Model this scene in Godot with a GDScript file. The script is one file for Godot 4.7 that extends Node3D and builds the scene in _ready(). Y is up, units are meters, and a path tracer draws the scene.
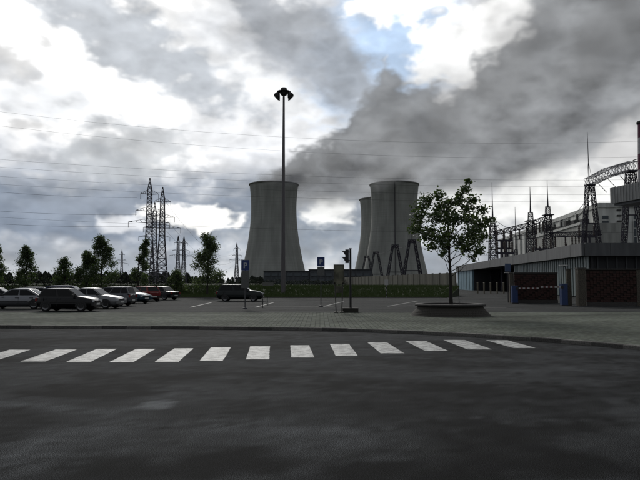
extends Node3D
# A power-station forecourt under a broken overcast sky. Units are metres, the camera stands at the origin and looks along -Z.

var rng := RandomNumberGenerator.new()
var mat_cache := {}
var taken := {}

# ------------------------------------------------------------------ mesh helper
class MB:
	var v := PackedVector3Array()
	var n := PackedVector3Array()
	var u := PackedVector2Array()
	var c := PackedColorArray()

	func tri(a: Vector3, b: Vector3, d: Vector3) -> void:      # counter-clockwise seen from outside
		var m := (b - a).cross(d - a).normalized()
		v.append(a); v.append(d); v.append(b)
		for k in 3: n.append(m)

	func quad(a: Vector3, b: Vector3, d: Vector3, e: Vector3) -> void:
		tri(a, b, d)
		tri(a, d, e)

	func box(at: Vector3, s: Vector3, t := Basis()) -> void:
		var x := t.x * s.x * 0.5
		var y := t.y * s.y * 0.5
		var z := t.z * s.z * 0.5
		quad(at - x - y + z, at + x - y + z, at + x + y + z, at - x + y + z)
		quad(at + x - y - z, at - x - y - z, at - x + y - z, at + x + y - z)
		quad(at + x - y + z, at + x - y - z, at + x + y - z, at + x + y + z)
		quad(at - x - y - z, at - x - y + z, at - x + y + z, at - x + y - z)
		quad(at - x + y + z, at + x + y + z, at + x + y - z, at - x + y - z)
		quad(at - x - y - z, at + x - y - z, at + x - y + z, at - x - y + z)

	func frame(a: Vector3, b: Vector3) -> Basis:               # z runs from a to b
		var z := (b - a).normalized()
		var r := Vector3.UP if absf(z.y) < 0.95 else Vector3.RIGHT
		var x := r.cross(z).normalized()
		return Basis(x, z.cross(x), z)

	func bar(a: Vector3, b: Vector3, w: float, h := -1.0) -> void:
		if h < 0.0: h = w
		box((a + b) * 0.5, Vector3(w, h, a.distance_to(b)), frame(a, b))

	func rod(a: Vector3, b: Vector3, w: float) -> void:        # three-sided member for lattices
		var f := frame(a, b)
		var p := []
		for k in 3:
			p.append((f.x * cos(TAU * k / 3.0) + f.y * sin(TAU * k / 3.0)) * w * 0.6)
		for k in 3:
			var k2 := (k + 1) % 3
			quad(a + p[k], a + p[k2], b + p[k2], b + p[k])

	func tube(pts: Array, rads: Array, seg := 8, caps := true) -> void:
		var rings := []
		for i in pts.size():
			var f := frame(pts[maxi(i - 1, 0)], pts[mini(i + 1, pts.size() - 1)])
			var ring := []
			for k in seg:
				var t := TAU * k / seg
				ring.append(pts[i] + (f.x * cos(t) + f.y * sin(t)) * rads[i])
			rings.append(ring)
		loft(rings, true, caps)

	func loft(rings: Array, closed := true, caps := true, vs := 1.0) -> void:
		# smooth surface through rings of points; a ring runs counter-clockwise seen from the end it moves towards
		var m: int = rings[0].size()
		var nn := []
		for i in rings.size():
			var row := []
			for j in m: row.append(Vector3.ZERO)
			nn.append(row)
		var last := m if closed else m - 1
		for i in rings.size() - 1:
			for j in last:
				var j2 := (j + 1) % m
				var g: Vector3 = (rings[i][j2] - rings[i][j]).cross(rings[i + 1][j] - rings[i][j])
				g += (rings[i + 1][j] - rings[i + 1][j2]).cross(rings[i][j2] - rings[i + 1][j2])
				if g.length() > 0.0: g = g.normalized()
				nn[i][j] += g; nn[i][j2] += g; nn[i + 1][j] += g; nn[i + 1][j2] += g
		var with_uv := u.size() == v.size() and vs != 1.0
		for i in rings.size() - 1:
			for j in last:
				var j2 := (j + 1) % m
				var q := [[i, j], [i, j2], [i + 1, j2], [i, j], [i + 1, j2], [i + 1, j]]
				for k in [0, 2, 1, 3, 5, 4]:
					var e = q[k]
					v.append(rings[e[0]][e[1]])
					n.append(nn[e[0]][e[1]].normalized())
					if with_uv:
						var jj: int = e[1]
						if jj == 0 and j == m - 1: jj = m
						u.append(Vector2(float(jj) / m, float(e[0]) / (rings.size() - 1) * vs))
		if caps:
			for side in 2:
				var ring = rings[0] if side == 0 else rings[-1]
				var mid := Vector3.ZERO
				for p in ring: mid += p
				mid /= m
				for j in last:
					if side == 0: tri(mid, ring[(j + 1) % m], ring[j])
					else: tri(mid, ring[j], ring[(j + 1) % m])

	func lathe(prof: Array, seg: int, at := Vector3.ZERO, uv := false) -> void:   # prof: [radius, height] from bottom to top
		var rings := []
		for p in prof:
			var ring := []
			for k in seg:
				var t := -TAU * k / seg
				ring.append(at + Vector3(cos(t) * p[0], p[1], sin(t) * p[0]))
			rings.append(ring)
		loft(rings, true, false, 1.0001 if uv else 1.0)

	func mesh() -> ArrayMesh:
		var a := []
		a.resize(Mesh.ARRAY_MAX)
		a[Mesh.ARRAY_VERTEX] = v
		a[Mesh.ARRAY_NORMAL] = n
		if u.size() == v.size(): a[Mesh.ARRAY_TEX_UV] = u
		if c.size() == v.size(): a[Mesh.ARRAY_COLOR] = c
		var o := ArrayMesh.new()
		o.add_surface_from_arrays(Mesh.PRIMITIVE_TRIANGLES, a)
		return o

# ------------------------------------------------------------------ object helpers
func numbered(called: String) -> String:
	var k: int = taken.get(called, 0)
	taken[called] = k + 1
	return called if k == 0 else "%s_%03d" % [called, k]

func thing(called: String, label: String, category: String, at := Vector3.ZERO, turn := 0.0, group := "") -> Node3D:
	var o := Node3D.new()
	o.name = numbered(called)
	add_child(o)
	o.position = at
	o.rotation.y = turn
	tag(o, label, category, group)
	return o

func tag(o: Node, label: String, category: String, group := "") -> void:
	o.set_meta("label", label)
	o.set_meta("category", category)
	if group != "": o.set_meta("group", group)

func part(called: String, m, material: Material, parent: Node, at := Vector3.ZERO, basis_ := Basis()) -> MeshInstance3D:
	var o := MeshInstance3D.new()
	o.name = called if parent != self else numbered(called)
	o.mesh = m.mesh() if m is MB else m
	o.material_override = material
	parent.add_child(o, true)
	o.transform = Transform3D(basis_, at)
	return o

func struct(called: String, m, material: Material, at := Vector3.ZERO) -> MeshInstance3D:
	var o := part(called, m, material, self, at)
	o.set_meta("kind", "structure")
	return o

func stuff(o: Node) -> Node:
	o.set_meta("kind", "stuff")
	return o

# ------------------------------------------------------------------ materials
func lin(r: float, g: float, b: float) -> Color:
	return Color(r, g, b).linear_to_srgb()

func grain_image(size: int, freq: float, lo: float, hi: float, seed_: int, octaves := 4, stretch := 1.0, contrast := 1.0) -> Image:
	var fn := FastNoiseLite.new()
	fn.seed = seed_
	fn.noise_type = FastNoiseLite.TYPE_SIMPLEX_SMOOTH
	fn.frequency = freq
	fn.fractal_octaves = octaves
	var im := fn.get_seamless_image(size, int(size * stretch))
	im.convert(Image.FORMAT_L8)
	var d := im.get_data()
	for i in d.size():
		var t := clampf((d[i] / 255.0 - 0.5) * contrast + 0.5, 0.0, 1.0)
		d[i] = int(clampf(lo + (hi - lo) * t, 0.0, 1.0) * 255.0)
	var o := Image.create_from_data(im.get_width(), im.get_height(), false, Image.FORMAT_L8, d)
	if stretch != 1.0: o.resize(size, size)
	o.convert(Image.FORMAT_RGB8)
	return o

var grains := {}
func grain(kind: String) -> ImageTexture:
	if not grains.has(kind):
		var im: Image
		match kind:
			"fine": im = grain_image(512, 0.05, 0.55, 1.0, 3, 5, 1.0, 1.5)
			"blotch": im = grain_image(256, 0.015, 0.5, 1.0, 7, 5, 1.0, 1.6)
			"streak": im = grain_image(256, 0.02, 0.84, 1.0, 9, 4, 0.125, 1.3)
			"asphalt": im = grain_image(1024, 0.16, 0.12, 1.0, 11, 3, 1.0, 2.4)
			_: im = grain_image(256, 0.03, 0.6, 1.0, 5)
		grains[kind] = ImageTexture.create_from_image(im)
	return grains[kind]

func mat(key: String, col: Color, rough := 0.8, grain_kind := "", scale_ := 1.0, metal := 0.0) -> StandardMaterial3D:
	if mat_cache.has(key): return mat_cache[key]
	var m := StandardMaterial3D.new()
	m.resource_name = key
	m.albedo_color = col
	m.roughness = rough
	m.metallic = metal
	if grain_kind != "":
		m.albedo_texture = grain(grain_kind)
		m.uv1_triplanar = true
		m.uv1_world_triplanar = true
		m.uv1_scale = Vector3.ONE * scale_
	mat_cache[key] = m
	return m

# ------------------------------------------------------------------ sky
var cloud_noise := FastNoiseLite.new()
var fine_noise := FastNoiseLite.new()
# cloud banks seen ahead: azimuth, elevation, half length, half thickness, tilt (all degrees), strength, edge roughness, softness, colour
var banks := [
	[-8.5, 17.0, 10.0, 3.2, -18.0, 0.85, 0.5, 0.45, Vector3(0.80, 0.81, 0.82)],
	[-7.0, 12.8, 11.0, 2.6, -4.0, 0.75, 0.6, 0.5, Vector3(0.76, 0.77, 0.79)],
	[-2.0, 23.5, 3.5, 1.5, -30.0, 0.7, 0.6, 0.4, Vector3(0.78, 0.79, 0.8)],
	[-22.0, 6.0, 34.0, 3.6, 0.0, 0.85, 0.45, 0.55, Vector3(0.155, 0.195, 0.26)],
	[-20.0, 1.6, 30.0, 1.5, 0.0, 0.55, 0.5, 0.6, Vector3(0.30, 0.33, 0.37)],
	[0.0, 4.0, 12.0, 2.6, 0.0, 0.55, 0.6, 0.6, Vector3(0.27, 0.31, 0.36)],
	[-16.5, 20.2, 10.5, 2.5, -24.0, 0.85, 0.55, 0.3, Vector3(0.38, 0.41, 0.45)],
	[-25.0, 15.0, 5.0, 1.6, 0.0, 0.5, 0.7, 0.5, Vector3(0.55, 0.58, 0.62)],
	[-26.0, 10.2, 9.0, 1.8, -6.0, 0.55, 0.7, 0.5, Vector3(0.45, 0.48, 0.53)],
	[-16.8, 11.2, 5.6, 2.4, 8.0, 0.75, 0.7, 0.35, Vector3(0.40, 0.42, 0.44)],
	[6.6, 20.2, 7.4, 5.4, 20.0, 0.85, 0.5, 0.4, Vector3(0.42, 0.56, 0.76)],
	[-0.6, 20.8, 11.0, 2.9, -38.0, 0.9, 0.5, 0.3, Vector3(0.31, 0.33, 0.36)],
	[8.2, 24.2, 5.0, 1.7, 6.0, 0.9, 0.8, 0.25, Vector3(0.97, 0.97, 0.96)],
	[14.6, 20.8, 6.4, 3.4, 14.0, 0.95, 0.6, 0.22, Vector3(0.96, 0.96, 0.95)],
	[-11.2, 5.7, 4.0, 1.15, -4.0, 0.95, 0.8, 0.25, Vector3(1.0, 0.99, 0.96)],
	[0.6, 6.6, 2.2, 1.3, 0.0, 0.85, 0.8, 0.3, Vector3(0.9, 0.9, 0.88)],
	[-17.0, 5.0, 2.4, 0.7, 0.0, 0.7, 0.8, 0.35, Vector3(0.75, 0.76, 0.78)],
	[21.0, 6.5, 10.0, 3.0, 0.0, 0.85, 0.6, 0.5, Vector3(0.84, 0.84, 0.82)],
	[40.0, 24.0, 14.0, 8.0, 20.0, 0.9, 0.6, 0.5, Vector3(0.27, 0.28, 0.29)],
]
# upper part of the steam plume, painted into the sky as a dark bank: azimuth, its lower and upper edge (degrees)
var plume_edges := [[-5.5, 8.0, 7.6], [-3.8, 7.2, 9.4], [-1.8, 6.9, 11.2], [0.9, 6.9, 12.9], [4.6, 7.4, 16.2], [6.7, 7.6, 18.2], [9.8, 7.7, 17.0], [12.7, 7.7, 16.6], [14.2, 7.8, 18.8], [17.6, 8.4, 21.5], [19.8, 9.6, 23.5], [23.0, 11.0, 26.0], [27.0, 13.5, 29.0], [34.0, 16.0, 33.0], [44.0, 20.0, 38.0], [56.0, 28.0, 30.0]]

func plume_mask(az: float, el: float, wobble: float) -> float:
	if az < -5.5 or az > 56.0: return 0.0
	for i in plume_edges.size() - 1:
		var a = plume_edges[i]
		var b = plume_edges[i + 1]
		if az <= b[0]:
			var t: float = (az - a[0]) / (b[0] - a[0])
			var lo := lerpf(a[1], b[1], t)
			var hi := lerpf(a[2], b[2], t)
			var soft := 0.75 + 0.03 * az
			return smoothstep(-soft, soft, hi - el + wobble) * smoothstep(-1.1, 1.1, el - lo + wobble * 0.45)
	return 0.0

var sun_towards := Vector3(-0.19, 0.5, -0.86).normalized()

func sky_colour(az: float, el: float) -> Vector3:
	var a := deg_to_rad(az)
	var e := deg_to_rad(el)
	var d := Vector3(sin(a) * cos(e), sin(e), -cos(a) * cos(e))
	var p := d * Vector3(5.0, 9.0, 5.0)
	var n1 := cloud_noise.get_noise_3dv(p)
	var n2 := cloud_noise.get_noise_3dv(p * 2.6 + Vector3(7, 3, 1))
	var n3 := fine_noise.get_noise_3dv(p)
	var billow := absf(fine_noise.get_noise_3dv(p * 0.8 + Vector3(3, 11, 5))) * 2.0
	var off := acos(clampf(d.dot(sun_towards), -1.0, 1.0))
	var glow := exp(-pow(off / 0.60, 2.0))
	# overcast: grey all round, whiter where the veiled sun stands
	var l := 0.21 + 0.69 * glow + (0.10 + 0.34 * glow) * n1 + (0.05 + 0.22 * glow) * n3 + 0.16 * glow * n2
	l += glow * (0.26 * smoothstep(-0.04, 0.16, n1 + 0.5 * n3 + 0.3 * n2) - 0.14)
	var tint := clampf(0.5 - n1 * 0.9 - glow * 0.6, 0.0, 1.0)
	var c := Vector3(l, l, l).lerp(Vector3(l * 0.86, l * 0.96, l * 1.12), tint)
	for b in banks:
		var dx: float = az - b[0]
		var dy: float = el - b[1]
		if absf(dx) > 45.0: continue
		var t := deg_to_rad(b[4])
		var x: float = (dx * cos(t) + dy * sin(t)) / b[2]
		var y: float = (dy * cos(t) - dx * sin(t)) / b[3]
		var q := x * x + y * y
		if q > 6.0: continue
		var r: float = sqrt(q) + (n2 * 0.65 + n3 * 0.55 + (billow - 0.3) * 0.8) * b[6]
		var m: float = (1.0 - smoothstep(1.0 - b[7], 1.0 + b[7], r)) * b[5]
		if m > 0.0: c = c.lerp(b[8] * (1.0 + n3 * 0.26 + n2 * 0.16 - (billow - 0.35) * 0.18), m)
	var bm := plume_mask(az, el, n2 * 2.4 + n3 * 1.5 - (billow - 0.35) * 1.7)
	if bm > 0.0:
		var g := 0.175 * (1.0 + 0.55 * n2 + 0.45 * n3 + 0.3 * n1 - (billow - 0.35) * 0.35)
		c = c.lerp(Vector3(g, g * 1.04, g * 1.09), bm * 0.96)
	return c

func make_sky() -> Sky:
	cloud_noise.seed = 21
	cloud_noise.noise_type = FastNoiseLite.TYPE_SIMPLEX_SMOOTH
	cloud_noise.frequency = 0.55
	cloud_noise.fractal_octaves = 5
	fine_noise.seed = 77
	fine_noise.noise_type = FastNoiseLite.TYPE_SIMPLEX_SMOOTH
	fine_noise.frequency = 2.6
	fine_noise.fractal_octaves = 5
	var whole := sky_patch(512, 256, 0, 0, 512, 256)
	whole.resize(4096, 2048, Image.INTERPOLATE_CUBIC)
	# the panorama's edge lies straight ahead; the part of the sky in view is worked out finely
	for x0 in [0, 3676]:
		var ahead := sky_patch(4096, 2048, x0, 690, 420, 350)
		whole.blit_rect(ahead, Rect2i(0, 0, 420, 350), Vector2i(x0, 690))
	var pm := PanoramaSkyMaterial.new()
	pm.panorama = ImageTexture.create_from_image(whole)
	var s := Sky.new()
	s.sky_material = pm
	return s

func sky_patch(w: int, h: int, x0: int, y0: int, pw: int, ph: int) -> Image:
	var d := PackedFloat32Array()
	d.resize(pw * ph * 3)
	var k := 0
	for y in ph:
		var el := 90.0 - (y0 + y + 0.5) / h * 180.0
		for x in pw:
			var c := Vector3(0.08, 0.085, 0.08)
			if el > -2.0: c = sky_colour(wrapf((x0 + x + 0.5) / w * 360.0, -180.0, 180.0), maxf(el, 0.0))
			d[k] = maxf(c.x, 0.0); d[k + 1] = maxf(c.y, 0.0); d[k + 2] = maxf(c.z, 0.0)
			k += 3
	return Image.create_from_data(pw, ph, false, Image.FORMAT_RGBF, d.to_byte_array())

# ------------------------------------------------------------------ ready
func _ready() -> void:
	rng.seed = 12345
	var cam := Camera3D.new()
	cam.name = "camera"
	add_child(cam)
	cam.position = Vector3(0, 1.85, 0)
	cam.rotation.x = atan(43.0 / 640.0)
	cam.fov = rad_to_deg(2.0 * atan(240.0 / 640.0))
	cam.far = 6000.0
	cam.near = 0.1
	cam.current = true
	var we := WorldEnvironment.new()
	we.name = "environment"
	var env := Environment.new()
	env.background_mode = Environment.BG_SKY
	env.sky = make_sky()
	env.tonemap_mode = Environment.TONE_MAPPER_LINEAR
	env.tonemap_exposure = 1.3
	env.volumetric_fog_enabled = true
	env.volumetric_fog_density = 0.0
	env.sdfgi_enabled = true
	env.ssao_enabled = true
	env.ssil_enabled = true
	we.environment = env
	add_child(we)
	var sun := DirectionalLight3D.new()
	sun.name = "sun"
	add_child(sun)
	sun.look_at_from_position(sun_towards * 100.0, Vector3.ZERO)
	sun.light_energy = 0.36
	sun.light_angular_distance = 14.0
	sun.light_color = Color(1.0, 0.985, 0.96)
	sun.shadow_enabled = true

	build_ground()
	build_towers()
	build_plume()
	build_right_buildings()
	build_walls()
	build_substation()
	build_pylons()
	build_far_left()
	build_mast()
	build_tree_planter()
	build_left_trees()
	build_cars()
	build_signs()
	build_gate()
	print("built")

# ------------------------------------------------------------------ ground
func bank_height(z: float) -> float:
	return 0.12 + 1.13 * smoothstep(0.0, 1.0, clampf((-z - 74.5) / 13.0, 0.0, 1.0))

func bank_edge(z: float) -> float:
	return lerpf(14.5, 19.0, clampf((-z - 74.0) / 13.0, 0.0, 1.0))

func sheet(x0: float, x1: float, z0: float, z1: float, y: float) -> MB:
	var m := MB.new()
	m.quad(Vector3(x0, y, z0), Vector3(x1, y, z0), Vector3(x1, y, z1), Vector3(x0, y, z1))
	return m

var kerb_line: Array = []

func kerb_curve() -> Curve3D:
	var cv := Curve3D.new()
	var pts := [Vector3(-60, 0, -31.5), Vector3(-30, 0, -28.0), Vector3(-16, 0, -26.6), Vector3(-8.9, 0, -26.1), Vector3(-4.8, 0, -25.8), Vector3(0, 0, -24.9), Vector3(2.94, 0, -23.7), Vector3(5.44, 0, -21.95), Vector3(7.42, 0, -19.95), Vector3(8.86, 0, -17.9), Vector3(10.3, 0, -14.6), Vector3(11.4, 0, -9.0), Vector3(11.8, 0, 0.0), Vector3(11.9, 0, 14.0)]
	for i in pts.size():
		var t: Vector3 = (pts[mini(i + 1, pts.size() - 1)] - pts[maxi(i - 1, 0)]).normalized()
		var before: float = pts[i].distance_to(pts[maxi(i - 1, 0)])
		var after: float = pts[i].distance_to(pts[mini(i + 1, pts.size() - 1)])
		cv.add_point(pts[i], -t * before * 0.33, t * after * 0.33)
	return cv

func build_ground() -> void:
	var earth := mat("earth_grass", lin(0.045, 0.06, 0.022), 0.95, "blotch", 0.07)
	struct("ground", sheet(-3000, 3000, 60, -3500, -0.06), earth)
	# road: dense sheet whose vertex colours carry worn and patched asphalt and painted sheen
	var wear := FastNoiseLite.new()
	wear.seed = 5
	wear.frequency = 0.16
	wear.fractal_octaves = 5
	var ragged := FastNoiseLite.new()
	ragged.seed = 8
	ragged.frequency = 0.9
	ragged.fractal_octaves = 4
	var road := MB.new()
	var asphalt := mat("road_asphalt", lin(0.325, 0.345, 0.36), 0.78, "asphalt", 0.4)
	asphalt.vertex_color_use_as_albedo = true
	var rough_im := grain_image(1024, 0.16, 0.0, 1.0, 11, 3, 1.0, 1.7)
	rough_im.bump_map_to_normal_map(3.0)
	asphalt.normal_enabled = true
	asphalt.normal_texture = ImageTexture.create_from_image(rough_im)
	asphalt.normal_scale = 0.18
	asphalt.metallic_specular = 0.16
	asphalt.roughness = 0.92
	var st := 0.16
	# worn pale streaks and a bright spot, sky sheen painted into both, and darker sealed areas: x, z, reach across, reach along, turn, amount
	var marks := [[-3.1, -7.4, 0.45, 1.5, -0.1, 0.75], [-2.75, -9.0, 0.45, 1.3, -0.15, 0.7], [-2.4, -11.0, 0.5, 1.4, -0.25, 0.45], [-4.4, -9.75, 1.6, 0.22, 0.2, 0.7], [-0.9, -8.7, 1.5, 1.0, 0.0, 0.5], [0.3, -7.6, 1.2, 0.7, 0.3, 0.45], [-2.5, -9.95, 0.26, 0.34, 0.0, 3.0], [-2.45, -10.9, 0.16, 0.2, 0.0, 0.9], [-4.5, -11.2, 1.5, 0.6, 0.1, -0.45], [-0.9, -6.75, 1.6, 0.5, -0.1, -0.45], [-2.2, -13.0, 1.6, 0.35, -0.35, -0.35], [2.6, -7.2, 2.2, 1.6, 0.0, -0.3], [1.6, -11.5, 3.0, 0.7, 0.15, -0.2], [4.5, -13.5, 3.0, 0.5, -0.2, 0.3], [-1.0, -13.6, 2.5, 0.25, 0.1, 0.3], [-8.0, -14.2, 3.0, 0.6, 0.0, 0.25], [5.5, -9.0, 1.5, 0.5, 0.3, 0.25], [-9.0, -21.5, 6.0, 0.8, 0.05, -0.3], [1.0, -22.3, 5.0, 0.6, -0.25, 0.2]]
	var tint := func(x: float, z: float) -> float:
		var w := wear.get_noise_2d(x, z * 1.6)
		var g := ragged.get_noise_2d(x, z)
		var g2 := ragged.get_noise_2d(x * 3.1 + 40.0, z * 3.1)
		var edge := smoothstep(-0.06, 0.10, w + 0.35 * g + 0.15 * g2)
		var t := 0.70 + 0.35 * w + 0.30 * edge + 0.40 * g + 0.45 * g2
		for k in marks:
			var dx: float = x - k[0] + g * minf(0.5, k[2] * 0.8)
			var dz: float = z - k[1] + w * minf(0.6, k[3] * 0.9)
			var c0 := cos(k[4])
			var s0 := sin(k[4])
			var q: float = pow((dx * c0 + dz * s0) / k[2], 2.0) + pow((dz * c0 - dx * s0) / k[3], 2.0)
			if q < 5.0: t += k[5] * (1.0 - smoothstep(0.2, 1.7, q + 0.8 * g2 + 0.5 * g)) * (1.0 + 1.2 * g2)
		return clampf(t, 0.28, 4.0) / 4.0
	var nx := int(56.0 / st)
	var nz := int(36.0 / st)
	var grid := PackedFloat32Array()
	for iz in nz + 1:
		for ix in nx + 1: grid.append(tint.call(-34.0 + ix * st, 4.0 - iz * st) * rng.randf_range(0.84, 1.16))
	for iz in nz:
		var z0 := 4.0 - iz * st
		for ix in nx:
			var x0 := -34.0 + ix * st
			road.quad(Vector3(x0, 0, z0), Vector3(x0 + st, 0, z0), Vector3(x0 + st, 0, z0 - st), Vector3(x0, 0, z0 - st))
			var i := iz * (nx + 1) + ix
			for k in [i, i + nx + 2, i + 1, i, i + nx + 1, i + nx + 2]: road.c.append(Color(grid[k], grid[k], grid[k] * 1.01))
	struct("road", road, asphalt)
	var outer := mat("road_asphalt_plain", lin(0.066, 0.069, 0.071), 0.78, "asphalt", 0.4)
	outer.metallic_specular = 0.10
	struct("road", sheet(-200, 200, 40, -33, -0.01), outer)

	# kerb of single stones along the curve, pavement behind it
	var cv := kerb_curve()
	var length := cv.get_baked_length()
	var kerb := Node3D.new()
	kerb.name = "kerb"
	add_child(kerb)
	kerb.set_meta("kind", "structure")
	kerb.set_meta("label", "row of grey concrete kerb stones along the paved forecourt edge")
	var kmats := [mat("kerb_a", lin(0.16, 0.155, 0.14), 0.85, "fine", 0.8), mat("kerb_b", lin(0.11, 0.105, 0.095), 0.85, "fine", 0.8), mat("kerb_c", lin(0.22, 0.21, 0.19), 0.85, "fine", 0.8)]
	var stone := MB.new()
	var half := 0.495
	var prof := [Vector2(-0.075, -0.1), Vector2(-0.07, 0.105), Vector2(-0.05, 0.128), Vector2(0.075, 0.13), Vector2(0.075, -0.1)]
	for k in prof.size():
		var k2 := (k + 1) % prof.size()
		stone.quad(Vector3(prof[k].x, prof[k].y, half), Vector3(prof[k].x, prof[k].y, -half), Vector3(prof[k2].x, prof[k2].y, -half), Vector3(prof[k2].x, prof[k2].y, half))
	for e in [-half, half]:
		for k in [1, 2, 3]:
			var a := Vector3(prof[0].x, prof[0].y, e)
			var b := Vector3(prof[k].x, prof[k].y, e)
			var d := Vector3(prof[k + 1].x, prof[k + 1].y, e)
			if e < 0: stone.tri(a, b, d)
			else: stone.tri(a, d, b)
	var stone_mesh := stone.mesh()
	var s := 30.5
	while s < length - 1.0:
		var p := cv.sample_baked(s)
		var q := cv.sample_baked(s + 1.0)
		var t := (q - p).normalized()
		var o := part("kerb_stone", stone_mesh, kmats[rng.randi() % 3], kerb, (p + q) * 0.5 + Vector3(0, rng.randf_range(-0.012, 0.008), 0))
		# local -x faces the road
		var z := t
		var x := Vector3.UP.cross(z).normalized()
		if x.dot(Vector3(0, 0, 1)) + x.dot(Vector3(-0.6, 0, 0)) > 0: x = -x; z = -z
		o.transform.basis = Basis(x, Vector3.UP, z)
		s += 1.0
	# pavement surface from the kerb outwards
	var pave_tex := paver_image()
	var pave := StandardMaterial3D.new()
	pave.resource_name = "concrete_pavers"
	pave.albedo_color = lin(0.205, 0.218, 0.20)
	pave.albedo_texture = ImageTexture.create_from_image(pave_tex)
	pave.roughness = 0.9
	pave.metallic_specular = 0.15
	pave.vertex_color_use_as_albedo = true
	pave.uv1_triplanar = true
	pave.uv1_world_triplanar = true
	pave.uv1_scale = Vector3.ONE / 2.4
	var stain := func(x: float, z: float) -> float: return clampf(0.68 + 0.35 * wear.get_noise_2d(x * 0.7, z * 1.5) + 0.30 * ragged.get_noise_2d(x * 0.6, z * 0.9), 0.35, 1.0)
	var pv := MB.new()
	var edge := []
	s = 0.0
	while s < length:
		edge.append(cv.sample_baked(s))
		s += 1.0
	for i in edge.size() - 1:
		var a: Vector3 = edge[i]
		var b: Vector3 = edge[i + 1]
		var ta := pave_far(a)
		var tb := pave_far(b)
		patched(pv, Vector3(a.x, 0.12, a.z), Vector3(b.x, 0.12, b.z), tb, ta, 2, 24, stain)
	struct("pavement", pv, pave)
	# parking area and yard: grey worn asphalt flush with the pavers
	var lot := mat("lot_asphalt", lin(0.155, 0.162, 0.16), 0.9, "asphalt", 0.3)
	lot.metallic_specular = 0.15
	lot.vertex_color_use_as_albedo = true
	var lot_sheet := MB.new()
	patched(lot_sheet, Vector3(-80, 0.124, -39.5), Vector3(3.0, 0.124, -37.4), Vector3(14.5, 0.124, -80), Vector3(-80, 0.124, -80), 90, 46, stain)
	patched(lot_sheet, Vector3(3.0, 0.124, -37.4), Vector3(60, 0.124, -41.0), Vector3(60, 0.124, -80), Vector3(14.5, 0.124, -80), 50, 46, stain)
	patched(lot_sheet, Vector3(14, 0.124, -80), Vector3(160, 0.124, -80), Vector3(160, 0.124, -700), Vector3(14, 0.124, -700), 60, 100, stain)
	var lot_o := struct("parking_lot", lot_sheet, lot)
	var paint := mat("worn_white_paint", lin(0.36, 0.36, 0.345), 0.7, "fine", 0.7)
	for l in [[-4.6, -45.6, -4.1, -57.0], [0.3, -47.5, 2.2, -60.0], [5.0, -47.5, 9.5, -62.0], [-9.2, -45.6, -9.6, -57.0], [8.0, -44.0, 13.0, -44.8], [-7.0, -45.5, 1.0, -47.2]]:
		var m := MB.new()
		var a := Vector3(l[0], 0.128, l[1])
		var b := Vector3(l[2], 0.128, l[3])
		var w := (b - a).cross(Vector3.UP).normalized() * 0.07
		m.quad(a - w, a + w, b + w, b - w)
		part("bay_line", m, paint, lot_o)
	# grass bank and the fields behind
	var grass := mat("bank_grass", lin(0.042, 0.062, 0.016), 0.95, "blotch", 0.35)
	var bk := MB.new()
	var zs := [-74.0, -75.0, -76.5, -78.0, -80.0, -82.0, -84.0, -86.0, -88.0, -95.0, -110.0, -150.0, -300.0, -3400.0]
	for i in zs.size() - 1:
		var h0: float = bank_height(zs[i]) + 0.01
		var h1: float = bank_height(zs[i + 1]) + 0.01
		var e0: float = bank_edge(zs[i])
		var e1: float = bank_edge(zs[i + 1])
		bk.quad(Vector3(-1500, h0, zs[i]), Vector3(-100, h0, zs[i]), Vector3(-100, h1, zs[i + 1]), Vector3(-1500, h1, zs[i + 1]))
		bk.quad(Vector3(-100, h0, zs[i]), Vector3(e0, h0, zs[i]), Vector3(e1, h1, zs[i + 1]), Vector3(-100, h1, zs[i + 1]))
		bk.quad(Vector3(e0, -0.1, zs[i]), Vector3(e1, -0.1, zs[i + 1]), Vector3(e1, h1, zs[i + 1]), Vector3(e0, h0, zs[i]))
	struct("grass_bank", bk, grass)
	grass_tufts()
	# low kerb between lot and grass
	var gk := MB.new()
	gk.box(Vector3(-33.0, 0.17, -73.9), Vector3(94, 0.14, 0.15))
	struct("lot_kerb", gk, kmats[0])

	# zebra crossing
	var cross := Node3D.new()
	cross.name = "crosswalk"
	add_child(cross)
	cross.set_meta("kind", "structure")
	cross.set_meta("label", "zebra crossing of white painted stripes on dark asphalt")
	var zebra := StandardMaterial3D.new()
	zebra.resource_name = "zebra_paint"
	zebra.albedo_color = lin(0.44, 0.445, 0.43)
	zebra.roughness = 0.65
	zebra.albedo_texture = ImageTexture.create_from_image(worn_paint_image())
	zebra.uv1_triplanar = true
	zebra.uv1_world_triplanar = true
	zebra.uv1_scale = Vector3.ONE * 0.5
	var stripes := [[-11.05, -10.5, -17.9, -10.6, -10.05, -15.4], [-9.9, -9.35, -17.9, -9.55, -9.0, -15.4], [-8.6, -8.02, -17.9, -8.3, -7.72, -15.35], [-7.35, -6.75, -17.95, -7.06, -6.47, -15.25], [-6.26, -5.7, -18.14, -5.96, -5.38, -15.18], [-5.16, -4.62, -18.14, -4.92, -4.36, -15.1], [-4.12, -3.58, -18.28, -3.88, -3.32, -15.18], [-3.13, -2.56, -18.56, -2.86, -2.31, -15.37], [-2.04, -1.46, -18.85, -1.79, -1.23, -15.67], [-0.88, -0.32, -19.15, -0.71, -0.14, -16.05], [0.3, 0.88, -19.62, 0.4, 0.96, -16.42], [1.48, 2.08, -20.11, 1.6, 2.22, -17.0], [2.72, 3.38, -20.6, 2.86, 3.5, -17.6], [4.0, 4.7, -20.95, 4.12, 4.8, -18.0], [5.36, 6.05, -20.85, 5.5, 6.15, -18.4]]
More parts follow.
